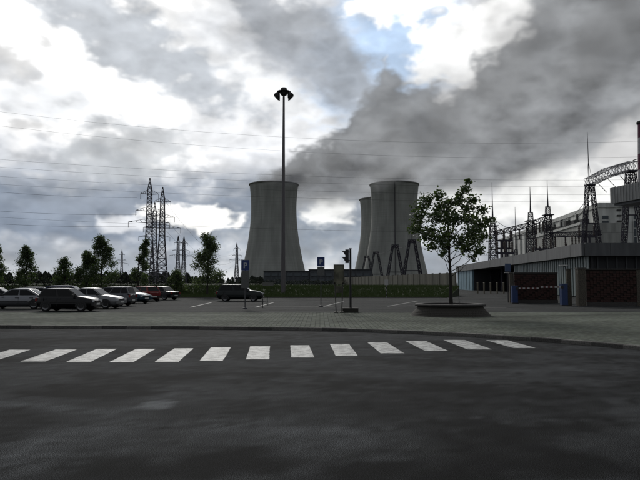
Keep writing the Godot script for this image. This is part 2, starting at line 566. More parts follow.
	for z in stripes:
		var m := MB.new()
		var steps := 16
		var left := []
		var right := []
		for k in steps + 1:
			var t := float(k) / steps
			left.append(Vector3(lerpf(z[3], z[0], t) + rng.randf_range(-0.007, 0.007), 0.004, lerpf(z[5], z[2], t)))
			right.append(Vector3(lerpf(z[4], z[1], t) + rng.randf_range(-0.007, 0.007), 0.004, lerpf(z[5], z[2], t)))
		for k in steps: m.quad(left[k], right[k], right[k + 1], left[k + 1])
		part("stripe", m, zebra, cross)
func patched(m: MB, a: Vector3, b: Vector3, c: Vector3, d: Vector3, nu: int, nv: int, shade: Callable) -> void:
	for j in nv:
		for i in nu:
			var p := []
			for q in [[i, j], [i + 1, j], [i + 1, j + 1], [i, j + 1]]:
				p.append(a.lerp(b, float(q[0]) / nu).lerp(d.lerp(c, float(q[0]) / nu), float(q[1]) / nv))
			m.quad(p[0], p[1], p[2], p[3])
			for k in [0, 2, 1, 0, 3, 2]:
				var t: float = shade.call(p[k].x, p[k].z)
				m.c.append(Color(t, t, t))

func pave_far(p: Vector3) -> Vector3:
	if p.x < 0.0: return Vector3(p.x * 1.4, 0.12, -42.0)
	var t := clampf(p.z / -25.0, 0.0, 1.0)
	return Vector3(lerpf(90.0, 0.0 + p.x * 2.2, t * t), 0.12, lerpf(20.0, -58.0, t))

func worn_paint_image() -> Image:
	var big := grain_image(512, 0.012, 0.0, 1.0, 31, 4, 1.0, 1.8).get_data()
	var small := grain_image(512, 0.12, 0.0, 1.0, 33, 4, 1.0, 1.8).get_data()
	var d := PackedByteArray()
	d.resize(big.size())
	for i in big.size():
		var chip := small[i] / 255.0 + 0.55 * (big[i] / 255.0 - 0.5)
		var t := smoothstep(0.16, 0.34, chip)
		d[i] = int(255.0 * lerpf(0.30, 0.86 + 0.14 * big[i] / 255.0, t))
	return Image.create_from_data(512, 512, false, Image.FORMAT_RGB8, d)

func paver_image() -> Image:
	# flat square concrete paving blocks of 20 cm, each of a slightly different grey, open joints
	var size := 768
	var im := Image.create(size, size, false, Image.FORMAT_RGB8)
	var r := RandomNumberGenerator.new()
	r.seed = 4
	im.fill(Color(0.42, 0.43, 0.40))
	var bw := 64
	for j in size / bw:
		for i in size / bw:
			var g := r.randf_range(0.80, 1.0)
			im.fill_rect(Rect2i(i * bw + 3, j * bw + 3, bw - 6, bw - 6), Color(g * 0.985, g, g * r.randf_range(0.94, 0.98)))
	return im

func grass_tufts() -> void:
	var m := MB.new()
	for k in 9:
		var a := rng.randf() * TAU
		var b := Vector3(cos(a), 0, sin(a)) * rng.randf_range(0.0, 0.12)
		var lean := Vector3(cos(a + 1.0), 0, sin(a + 1.0)) * rng.randf_range(0.03, 0.14)
		var side := Vector3(-sin(a), 0, cos(a)) * 0.014
		m.tri(b - side, b + side, b + lean + Vector3(0, rng.randf_range(0.16, 0.34), 0))
	var mm := MultiMesh.new()
	mm.transform_format = MultiMesh.TRANSFORM_3D
	mm.mesh = m.mesh()
	var count := 26000
	mm.instance_count = count
	for i in count:
		var z := -74.2 - pow(rng.randf(), 1.4) * 22.0
		var x := rng.randf_range(-45.0, bank_edge(z))
		var sc := rng.randf_range(0.6, 1.5)
		mm.set_instance_transform(i, Transform3D(Basis(Vector3.UP, rng.randf() * TAU).scaled(Vector3(sc, sc, sc)), Vector3(x, bank_height(z), z)))
	var o := MultiMeshInstance3D.new()
	o.name = "bank_grass"
	o.multimesh = mm
	o.material_override = mat("grass_blades", lin(0.055, 0.085, 0.02), 0.9)
	add_child(o)
	o.set_meta("kind", "stuff")
	tag(o, "rough green grass growing on the bank behind the parking lot", "grass")

# ------------------------------------------------------------------ cooling towers
func build_towers() -> void:
	var tex := tower_image()
	var conc := StandardMaterial3D.new()
	conc.resource_name = "tower_concrete"
	conc.albedo_color = lin(0.37, 0.378, 0.355)
	conc.albedo_texture = ImageTexture.create_from_image(tex)
	conc.uv1_scale = Vector3(3, 1, 1)
	conc.roughness = 0.9
	var dark := mat("tower_fittings", lin(0.08, 0.08, 0.08), 0.8)
	for t in [[Vector3(-72.5, 1.2, -1000), "grey concrete cooling tower behind the tall light mast, steaming", true], [Vector3(117.0, 1.2, -1000), "taller-looking cooling tower of the overlapping pair, in front", false], [Vector3(112.0, 1.2, -1180), "cooling tower half hidden behind the front tower of the pair", false]]:
		var o := thing("cooling_tower", t[1], "cooling tower", t[0], 0.4, "hyperbolic cooling towers")
		var m := MB.new()
		var prof := []
		var rows := 44
		for k in rows + 1:
			var h := 9.0 + 144.8 * k / rows
			var w := h - 117.5
			var r := 35.6 * sqrt(1.0 + pow(w / (102.0 if w < 0.0 else 95.0), 2.0))
			if h < 14.0: r *= 1.0
			prof.append([r, h])
		m.lathe(prof, 96, Vector3.ZERO, true)
		part("shell", m, conc, o)
		var inner := MB.new()
		var ip := []
		for k in range(rows, -1, -1): ip.append([prof[k][0] - 0.8, prof[k][1]])
		inner.lathe(ip, 72, Vector3.ZERO, true)
		part("inner_shell", inner, conc, o)
		var rim := MB.new()
		var rt: float = prof[-1][0]
		rim.lathe([[rt - 1.0, 153.7], [rt + 1.0, 153.7], [rt + 1.1, 155.6], [rt - 1.0, 155.6], [rt - 1.0, 153.7]], 96)
		part("rim_walkway", rim, mat("tower_rim", lin(0.16, 0.16, 0.15), 0.9), o)
		var cols := MB.new()
		var rb: float = prof[0][0]
		for k in 56:
			for s in [-1, 1]:
				var a := TAU * k / 56.0
				var a2: float = TAU * (k + 0.5 * s) / 56.0
				cols.bar(Vector3(cos(a) * (rb + 4), -1.0, sin(a) * (rb + 4)), Vector3(cos(a2) * rb, 9.3, sin(a2) * rb), 1.0)
		stuff(part("support_columns", cols, conc, o))
		var basin := MB.new()
		basin.lathe([[rb + 9, -1.0], [rb + 9, 1.8], [rb + 8.2, 1.8], [rb + 8.2, -1.0]], 64)
		part("basin_wall", basin, conc, o)
		# stair tower with ladder up the shell
		var lad := MB.new()
		var ang := 0.0
		for k in rows:
			var p := Vector3(0, prof[k][1], prof[k][0] + 0.9)
			var q := Vector3(0, prof[k + 1][1], prof[k + 1][0] + 0.9)
			lad.bar(p, q, 1.5, 1.5)
		if not t[2]: part("ladder", lad, dark, o).rotation.y = -0.4 - 0.10

func tower_image() -> Image:
	var size := 768
	var im := grain_image(size, 0.008, 0.86, 1.0, 41, 4, 0.25, 1.2)
	var d := im.get_data()
	var r := RandomNumberGenerator.new()
	r.seed = 14
	# casting lifts (rows) and shallow meridional ribs (columns)
	var row := []
	for k in 96: row.append(r.randf_range(0.96, 1.0))
	var col := []
	for k in 64: col.append(r.randf_range(0.96, 1.0))
	for y in size:
		var f: float = row[y * 96 / size]
		if y % 8 == 0: f *= 0.95
		for x in size:
			var g: float = f * col[x * 64 / size]
			if x % 12 == 0: g *= 0.93
			var i := (y * size + x) * 3
			for k in 3: d[i + k] = int(d[i + k] * g)
	return Image.create_from_data(size, size, false, Image.FORMAT_RGB8, d)

# ------------------------------------------------------------------ steam
func build_plume() -> void:
	var o := Node3D.new()
	o.name = "steam_plume"
	add_child(o)
	o.set_meta("kind", "stuff")
	tag(o, "huge grey steam plume drifting right from the cooling tower mouths", "steam")
	var r := RandomNumberGenerator.new()
	r.seed = 6
	var fogs := []
	for dens in [0.0005, 0.0010, 0.0036, 0.0065]:
		var f := FogMaterial.new()
		f.density = dens
		f.albedo = Color(0.985, 0.99, 0.995)
		f.edge_fade = 0.0
		fogs.append(f)
	var puff := func(p: Vector3, s: Vector3, fog: int) -> void:
		var turn := Vector3(r.randf(), r.randf() * TAU, r.randf_range(-0.6, 0.6))
		for shell in [1.12, 0.9, 0.66]:      # denser towards its middle
			var v := FogVolume.new()
			v.name = "steam_puff"
			v.shape = RenderingServer.FOG_VOLUME_SHAPE_ELLIPSOID
			v.size = s * shell
			v.material = fogs[fog]
			o.add_child(v, true)
			v.position = p + Vector3(r.randfn(), r.randfn(), r.randfn()) * s.y * 0.04
			v.rotation = turn
	# the trunk of the plume: along a rising line to the right and towards the viewer, ever wider
	var path := [[Vector3(-70, 161, -1000), 22.0], [Vector3(-35, 178, -990), 30.0], [Vector3(20, 200, -965), 40.0], [Vector3(85, 222, -930), 56.0], [Vector3(150, 245, -890), 70.0], [Vector3(225, 262, -850), 80.0], [Vector3(310, 285, -800), 88.0], [Vector3(400, 312, -750), 95.0], [Vector3(500, 340, -700), 100.0]]
	for i in path.size() - 1:
		var a: Vector3 = path[i][0]
		var b: Vector3 = path[i + 1][0]
		var n := 13 if i < 7 else 8
		for k in n:
			var t := (k + r.randf()) / n
			var rad: float = lerpf(path[i][1], path[i + 1][1], t)
			var q := Vector3(r.randfn(), r.randfn(), r.randfn()) * 0.42
			if q.length() > 1.0: q = q.normalized()
			var s: float = rad * (r.randf_range(0.8, 1.35) if k % 2 == 0 else r.randf_range(0.35, 0.6))
			if k % 2 == 1: q *= 1.5
			puff.call(a.lerp(b, t) + q * rad * Vector3(1, 0.95, 0.7), Vector3(s * r.randf_range(1.0, 1.5), s * r.randf_range(0.8, 1.1), s), 2 if i < 2 else (1 if k % 3 == 0 else 0))
	# steam boiling out of each mouth
	for mouth in [Vector3(-72.5, 156, -1000), Vector3(117, 156, -1000), Vector3(112, 156, -1180)]:
		for k in 12:
			var q := Vector3(r.randf_range(-22, 36), r.randf_range(-4, 10), r.randf_range(-24, 34))
			q.y += maxf(0.0, q.x) * 0.45
			var s := r.randf_range(18, 34)
			puff.call(mouth + q, Vector3(s * 1.4, s * 0.8, s), 3 if k % 2 == 0 else 2)
	for k in 12:
		var t := k / 11.0
		var s := lerpf(34, 70, t)
		puff.call(Vector3(117, 168, -1000).lerp(Vector3(190, 226, -930), t) + Vector3(r.randf_range(-20, 20), r.randf_range(-12, 12), r.randf_range(-20, 20)), Vector3(s * 1.3, s * 0.9, s), 1 if t < 0.5 else 0)
	# wisps that roll over the near rims
	for q in [Vector3(-58, 165, -952), Vector3(-46, 161, -954), Vector3(-34, 168, -960), Vector3(-66, 168, -950), Vector3(84, 164, -955), Vector3(96, 160, -950), Vector3(108, 165, -950), Vector3(120, 169, -952), Vector3(76, 172, -960), Vector3(60, 168, -990), Vector3(90, 152, -948)]:
		var s := r.randf_range(20, 30)
		puff.call(q - Vector3(0, 6, 0), Vector3(s * 1.5, s * 0.8, s), 2)

# ------------------------------------------------------------------ buildings on the right
func build_right_buildings() -> void:
	# low service building: long face recedes from the near corner
	var o := thing("service_building", "long low grey service building with deep flat fascia behind the brick walls", "building", Vector3(29.6, 0.12, -72))
	var dir := Vector3(7.6, 0, -103).normalized()
	var out := Vector3(dir.z, 0, -dir.x)      # towards the left, away from the building
	var len := 103.3
	var fascia := mat("fascia_metal", lin(0.125, 0.13, 0.135), 0.7, "streak", 0.2)
	var roofm := mat("roof_felt", lin(0.05, 0.05, 0.05), 0.9)
	var m := MB.new()
	m.bar(Vector3(0, 5.5, 0), dir * len + Vector3(0, 5.5, 0), 0.3, 1.45)
	part("fascia", m, fascia, o)
	m = MB.new()
	m.box(Vector3(25.2, 5.5, 0.1), Vector3(50, 1.45, 0.3))
	part("fascia", m, fascia, o)
	m = MB.new()
	for k in 10:
		m.box(Vector3(3.0 + k * 5.0, 5.5, 0.255), Vector3(0.02, 1.42, 0.02))
		m.bar(dir * (4.0 + k * 10.0) + Vector3(0, 4.8, 0) + out * 0.152, dir * (4.0 + k * 10.0) + Vector3(0, 6.2, 0) + out * 0.152, 0.02)
	stuff(part("fascia_joints", m, roofm, o))
	m = MB.new()
	m.quad(Vector3(0, 6.1, -0.1), Vector3(50, 6.1, -0.1), Vector3(50, 6.1, -103), dir * len + Vector3(0, 6.1, 0))
	part("roof", m, roofm, o)
	m = MB.new()
	m.quad(Vector3(0.3, 4.8, -0.3), dir * len + Vector3(0.3, 4.8, 0), Vector3(50, 4.8, -103), Vector3(50, 4.8, -0.3))
	part("soffit", m, fascia, o)
	# back wall behind the recess, near wall
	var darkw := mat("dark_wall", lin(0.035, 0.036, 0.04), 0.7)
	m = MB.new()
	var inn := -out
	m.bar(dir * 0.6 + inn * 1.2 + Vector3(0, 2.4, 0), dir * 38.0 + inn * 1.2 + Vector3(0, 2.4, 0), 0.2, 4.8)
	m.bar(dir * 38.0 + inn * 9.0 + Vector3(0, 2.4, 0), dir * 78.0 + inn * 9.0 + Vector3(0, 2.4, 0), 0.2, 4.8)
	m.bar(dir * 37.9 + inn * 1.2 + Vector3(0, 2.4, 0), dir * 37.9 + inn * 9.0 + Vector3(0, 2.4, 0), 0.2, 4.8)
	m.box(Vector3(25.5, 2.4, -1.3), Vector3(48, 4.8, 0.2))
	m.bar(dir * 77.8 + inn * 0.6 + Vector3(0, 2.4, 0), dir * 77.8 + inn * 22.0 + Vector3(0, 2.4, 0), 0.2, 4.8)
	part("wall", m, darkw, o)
	var pane_m := MB.new()
	pane_m.box(Vector3.ZERO, Vector3(0.09, 4.6, 0.62), Basis())
	var pane_mesh := pane_m.mesh()
	var blues := [mat("panel_blue_a", lin(0.14, 0.18, 0.18), 0.45), mat("panel_blue_b", lin(0.18, 0.215, 0.21), 0.45), mat("panel_blue_c", lin(0.11, 0.145, 0.145), 0.45)]
	var face := Basis(-out, Vector3.UP, -dir)
	var n := 0
	var s := 0.7
	while s < 37.4:
		part("facade_panel", pane_mesh, blues[n % 3 if n % 5 else 1], o, dir * s + inn * 0.75 + Vector3(0, 2.45, 0), face)
		n += 1
		s += 0.95
	var post_m := MB.new()
	post_m.box(Vector3.ZERO, Vector3(0.16, 4.6, 0.10))
	var post_mesh := post_m.mesh()
	var steel := mat("window_steel", lin(0.06, 0.065, 0.07), 0.5)
	for k in 44:
		part("mullion", post_mesh, steel, o, Vector3(1.0 + k * 1.1, 2.45, -1.1))
	m = MB.new()
	m.bar(dir * 78.0 + inn * 0.5 + Vector3(0, 2.4, 0), dir * 102.5 + inn * 0.5 + Vector3(0, 2.4, 0), 0.5, 4.8)
	part("end_wall", m, mat("pale_blue_cladding", lin(0.20, 0.33, 0.40), 0.5, "streak", 0.2), o)
	for k in 5:
		m = MB.new()
		m.bar(dir * (82.0 + k * 4.6) + inn * 0.24 + Vector3(0, 0.1, 0), dir * (82.0 + k * 4.6) + inn * 0.24 + Vector3(0, 4.7, 0), 0.12)
		part("cladding_joint", m, blues[2], o)
	for k in 5:
		var b := thing("yard_post", ["first", "second", "third", "fourth", "fifth"][k] + " pale post from the left before the dark loading bay", "post", Vector3(25.8 + k * 0.95, 0.12, -105.0 + k * 0.4), 0.0, "posts before the loading bay")
		var pm := MB.new()
		pm.tube([Vector3.ZERO, Vector3(0, 1.72, 0)], [0.12, 0.12], 10)
		part("shaft", pm, mat("post_cream", lin(0.30, 0.27, 0.20), 0.7, "fine", 1.0), b)
		pm = MB.new()
		pm.tube([Vector3(0, 1.72, 0), Vector3(0, 1.80, 0), Vector3(0, 1.84, 0)], [0.13, 0.12, 0.04], 10)
		part("cap", pm, mat("post_cap", lin(0.2, 0.18, 0.14), 0.7), b)

	# turbine hall
	var h := thing("turbine_hall", "very long pale grey turbine hall with flat roof, far right", "building", Vector3(100.5, 0.1, -230))
	var hd := Vector3(18.0, 0, -190).normalized()
	var ho := Vector3(hd.z, 0, -hd.x)
	var pale := mat("hall_concrete", lin(0.72, 0.73, 0.69), 0.9, "streak", 0.06)
	var trim := mat("hall_trim", lin(0.62, 0.63, 0.60), 0.85, "streak", 0.06)
	var glass := mat("hall_glass", lin(0.03, 0.045, 0.055), 0.2)
	m = MB.new()
	var c0 := Vector3.ZERO
	var c1 := hd * 192.0
	var up := Vector3(0, 30.2, 0)
	m.quad(c1, c0, c0 + up, c1 + up)
	m.quad(c0, Vector3(90, 0, 0), Vector3(90, 0, 0) + up, c0 + up)
	m.quad(c0 + up, Vector3(90, 30.2, 0), c1 + up + Vector3(70, 0, 0), c1 + up)
	m.quad(c1 + Vector3(70, 0, 0), c1, c1 + up, c1 + up + Vector3(70, 0, 0))
	part("wall", m, pale, h)
	m = MB.new()
	m.bar(c0 + Vector3(0, 29.8, 0), c1 + Vector3(0, 29.8, 0), 0.8, 1.6)
	m.box(Vector3(45.5, 29.8, 0.2), Vector3(91, 1.6, 0.8))
	part("parapet", m, trim, h)
	for k in 17:
		m = MB.new()
		m.bar(hd * (1.0 + k * 11.5) + ho * 0.4, hd * (1.0 + k * 11.5) + ho * 0.4 + Vector3(0, 29, 0), 0.9)
		part("pilaster", m, trim, h)
	for w in [[2.4, 2.6], [13.0, 1.2], [22.0, 3.0], [33.0, 3.0]]:
		m = MB.new()
		m.box(Vector3(w[0], 14.0, 0.1), Vector3(w[1], 24.0, 0.3))
		var win := part("window_strip", m, glass, h)
		m = MB.new()
		for k in 8: m.box(Vector3(w[0], 3.4 + k * 3.0, 0.3), Vector3(w[1], 0.35, 0.12))
		m.box(Vector3(w[0] - w[1] * 0.5, 14, 0.3), Vector3(0.25, 24, 0.14))
		m.box(Vector3(w[0] + w[1] * 0.5, 14, 0.3), Vector3(0.25, 24, 0.14))
		part("frame", m, trim, win)
	for k in 14:
		m = MB.new()
		m.box(Vector3(7.4, 2.0 + k * 2.0, 0.35), Vector3(1.5, 0.5, 0.6))
		part("stair_landing", m, roofm, h)
	# annex with rooftop units
	var ax := thing("annex_building", "dark grey annex block with rooftop vents before the turbine hall", "building", Vector3(84, 0.1, -205))
	m = MB.new()
	var ad := hd * 62.0
	m.quad(ad, Vector3.ZERO, Vector3(0, 21, 0), ad + Vector3(0, 21, 0))
	m.quad(Vector3.ZERO, Vector3(14, 0, 0), Vector3(14, 21, 0), Vector3(0, 21, 0))
	m.quad(Vector3(0, 21, 0), Vector3(14, 21, 0), ad + Vector3(14, 21, 0), ad + Vector3(0, 21, 0))
	part("wall", m, mat("annex_wall", lin(0.36, 0.365, 0.34), 0.85, "streak", 0.08), ax)
	m = MB.new()
	m.bar(Vector3(0, 20.9, 0), ad + Vector3(0, 20.9, 0), 0.7, 0.8)
	part("parapet", m, trim, ax)
	for k in 6:
		m = MB.new()
		var p := hd * (6.0 + k * 9.5) + Vector3(3, 21.0, 0)
		m.box(p + Vector3(0, 0.9 + 0.3 * (k % 3), 0), Vector3(2.2, 1.8 + 0.6 * (k % 3), 2.6))
		m.tube([p + Vector3(0.4, 1.6, 0.4), p + Vector3(0.4, 3.4 + (k % 2), 0.4)], [0.35, 0.35], 8)
		part("roof_vent", m, roofm, ax)
	# high enclosed bridge on trestles
	var b := thing("pipe_bridge", "grey ribbed enclosed bridge high above the low roof, at the right edge", "bridge", Vector3(34.15, 11.1, -75))
	var bd := Vector3(1.1, 0, 5.0).normalized()
	var bo := Vector3(bd.z, 0, -bd.x)
	m = MB.new()
	m.bar(bo * 1.6 + Vector3(0, 0.98, 0), bo * 1.6 + bd * 30.0 + Vector3(0, 0.98, 0), 3.0, 1.9)
	part("cladding", m, mat("bridge_cladding", lin(0.30, 0.305, 0.30), 0.6, "streak", 0.2), b)
	m = MB.new()
	for k in 60: m.bar(bo * 0.09 + bd * (0.3 + 0.5 * k) + Vector3(0, 0.08, 0), bo * 0.09 + bd * (0.3 + 0.5 * k) + Vector3(0, 1.9, 0), 0.06)
	part("ribs", m, mat("bridge_rib", lin(0.22, 0.225, 0.22), 0.6), b)
	for t in [9.0, 24.0]:
		for sd in [0.4, 2.8]:
			m = MB.new()
			m.bar(bd * t + bo * sd + Vector3(0, -11.0, 0), bd * t + bo * sd + Vector3(0, 0.1, 0), 0.35)
			part("leg", m, steel, b)
	m = MB.new()
	m.bar(bo * 1.6 + bd * 0.3 + Vector3(0, -0.12, 0), bo * 1.6 + bd * 29.8 + Vector3(0, -0.12, 0), 2.4, 0.3)
	part("underside_beam", m, steel, b)
	# chimney with painted bands
	var ch := thing("chimney", "tall banded red and white chimney cut by the right edge", "chimney", Vector3(306.5, 0, -600))
	for k in 10:
		m = MB.new()
		var y0 := k * 15.5
		m.lathe([[8.2 - 0.028 * y0, y0], [8.2 - 0.028 * (y0 + 15.5), y0 + 15.5]], 28)
		part("band", m, mat("chimney_red", lin(0.12, 0.035, 0.07), 0.8) if k % 2 == 1 else mat("chimney_white", lin(0.42, 0.40, 0.42), 0.8), ch)
	m = MB.new()
	m.lathe([[3.9, 153.0], [5.0, 153.0], [5.0, 155.0], [3.9, 155.6], [3.0, 155.6]], 28)
	part("rim", m, roofm, ch)
	m = MB.new()
	m.lathe([[8.0, 118.0], [9.2, 118.0], [9.2, 118.4], [8.0, 118.4]], 28)
	part("gallery", m, roofm, ch)

# ------------------------------------------------------------------ walls
func build_walls() -> void:
	# weathered concrete wall on the bank, panel by panel
	var w := thing("concrete_wall", "long weathered concrete panel wall above the grass bank", "wall", Vector3(18.7, 1.2, -88.5))
	var a := Vector3.ZERO
	var b := Vector3(-12.5, 0, -72)
	var d := (b - a).normalized()
	var n := 24
	var step := a.distance_to(b) / n
	var pm := MB.new()
	pm.box(Vector3.ZERO, Vector3(0.14, 2.0, step - 0.16))
	var panel := pm.mesh()
	var pom := MB.new()
	pom.box(Vector3.ZERO, Vector3(0.24, 2.15, 0.18))
	var post := pom.mesh()
	var bs := Basis(Vector3.UP.cross(-d), Vector3.UP, -d)
	var tones := [mat("wall_a", lin(0.19, 0.18, 0.145), 0.9, "streak", 0.3), mat("wall_b", lin(0.165, 0.158, 0.13), 0.9, "streak", 0.3), mat("wall_c", lin(0.21, 0.20, 0.165), 0.9, "streak", 0.3)]
	for k in n:
		part("panel", panel, tones[rng.randi() % 3], w, d * (k + 0.5) * step + Vector3(0, 1.05, 0), bs)
	for k in n + 1:
		part("post", post, tones[1], w, d * k * step + Vector3(0, 1.05, 0), bs)
	# patterned brick screen walls by the gate
	brick_wall("patterned red brick screen wall at the right edge of the forecourt", Vector3(20.05, 0.12, -48.4), 16.0, 2.72, 4)
	brick_wall("patterned red brick screen wall behind the barrier arm", Vector3(16.75, 0.12, -55.4), 3.7, 2.55, 1)
	var grey := mat("pier_render", lin(0.13, 0.115, 0.09), 0.9, "fine", 0.5)
	for p in [[16.25, -54.6, 2.55, 0.28, "slim grey gate pier left of the barrier arm"], [18.95, -48.9, 2.75, 0.32, "slim grey gate pier beside the right barrier post"], [19.62, -48.3, 2.8, 0.55, "wide grey gate pier at the end of the brick wall"]]:
		var o := thing("gate_pier", p[4], "pier", Vector3(p[0], 0.12, p[1]), 0.0, "gate piers")
		var m := MB.new()
		m.box(Vector3(0, p[2] * 0.5, 0), Vector3(p[3], p[2], p[3]))
		part("shaft", m, grey, o)
		m = MB.new()
		m.box(Vector3(0, p[2] + 0.04, 0), Vector3(p[3] + 0.08, 0.08, p[3] + 0.08))
		part("cap", m, mat("pier_cap", lin(0.08, 0.075, 0.07), 0.9), o)

func brick_wall(label: String, at: Vector3, length: float, height: float, bays: int) -> void:
	var o := thing("brick_wall", label, "wall", at, 0.0, "patterned brick walls")
	var back := mat("brick_dark", lin(0.04, 0.025, 0.02), 0.9, "fine", 0.6)
	var red := mat("brick_red", lin(0.075, 0.032, 0.026), 0.9, "fine", 1.2)
	var cap := mat("wall_cap", lin(0.085, 0.08, 0.075), 0.9, "fine", 0.6)
	var m := MB.new()
	m.box(Vector3(length * 0.5, height * 0.5, 0), Vector3(length, height, 0.2))
	part("core", m, back, o)
	m = MB.new()
	m.box(Vector3(length * 0.5, height + 0.05, 0), Vector3(length + 0.06, 0.1, 0.42))
	part("coping", m, cap, o)
	m = MB.new()
	m.box(Vector3(length * 0.5, 0.14, 0.0), Vector3(length + 0.02, 0.28, 0.36))
	part("plinth", m, cap, o)
	# staggered bricks standing proud of the dark core
	m = MB.new()
	var rows := int((height - 0.4) / 0.165)
	var cols := int(length / 0.25)
	for j in rows:
		for i in cols:
			if (i + j) % 2 == 0 or (i - j + 400) % 4 == 1: 
				m.box(Vector3(0.125 + i * 0.25, 0.38 + j * 0.165, 0.13 + rng.randf_range(-0.01, 0.01)), Vector3(0.225, 0.135, 0.1))
	stuff(part("bricks", m, red, o))
	for k in range(1, bays):
		m = MB.new()
		m.box(Vector3(length * k / bays, height * 0.5 + 0.02, 0.03), Vector3(0.5, height + 0.04, 0.36))
		part("pier", m, mat("pier_render", lin(0.13, 0.115, 0.09), 0.9, "fine", 0.5), o)

# ------------------------------------------------------------------ lattice work
func lattice_leg(m: MB, a: Vector3, b: Vector3, wa: float, wb: float, panels: int, rod: float) -> void:
	var f := m.frame(a, b)
	var corner := [Vector2(-1, -1), Vector2(1, -1), Vector2(1, 1), Vector2(-1, 1)]
	var at := func(k: int, t: float) -> Vector3:
		var w := lerpf(wa, wb, t) * 0.5
		return a.lerp(b, t) + f.x * corner[k % 4].x * w + f.y * corner[k % 4].y * w
	for k in 4:
		m.rod(at.call(k, 0.0), at.call(k, 1.0), rod * 1.5)
		for i in panels:
			var t0 := float(i) / panels
			var t1 := float(i + 1) / panels
			m.rod(at.call(k, t0), at.call(k + 1, t1), rod)
			m.rod(at.call(k + 1, t0), at.call(k, t1), rod)
			if i > 0: m.rod(at.call(k, t0), at.call(k + 1, t0), rod)

func a_frame(o: Node3D, material: Material, at: Vector3, height: float, spread: float, along: Vector3, w := 0.6) -> void:
	for s in [-1.0, 1.0]:
		var m := MB.new()
		lattice_leg(m, at + along * spread * 0.5 * s, at + along * 0.35 * s + Vector3(0, height, 0), w, w * 0.8, int(height / 1.1), 0.07)
		part("leg", m, material, o)
	var cap := MB.new()
	cap.box(at + Vector3(0, height + 0.1, 0), Vector3(1.3, 0.25, 1.3))
	part("cap_plate", cap, material, o)
	for k in [0.35, 0.65]:
		var t := MB.new()
		t.bar(at + along * spread * 0.5 * (1.0 - k) + Vector3(0, height * k, 0), at - along * spread * 0.5 * (1.0 - k) + Vector3(0, height * k, 0), 0.16)
		part("tie", t, material, o)

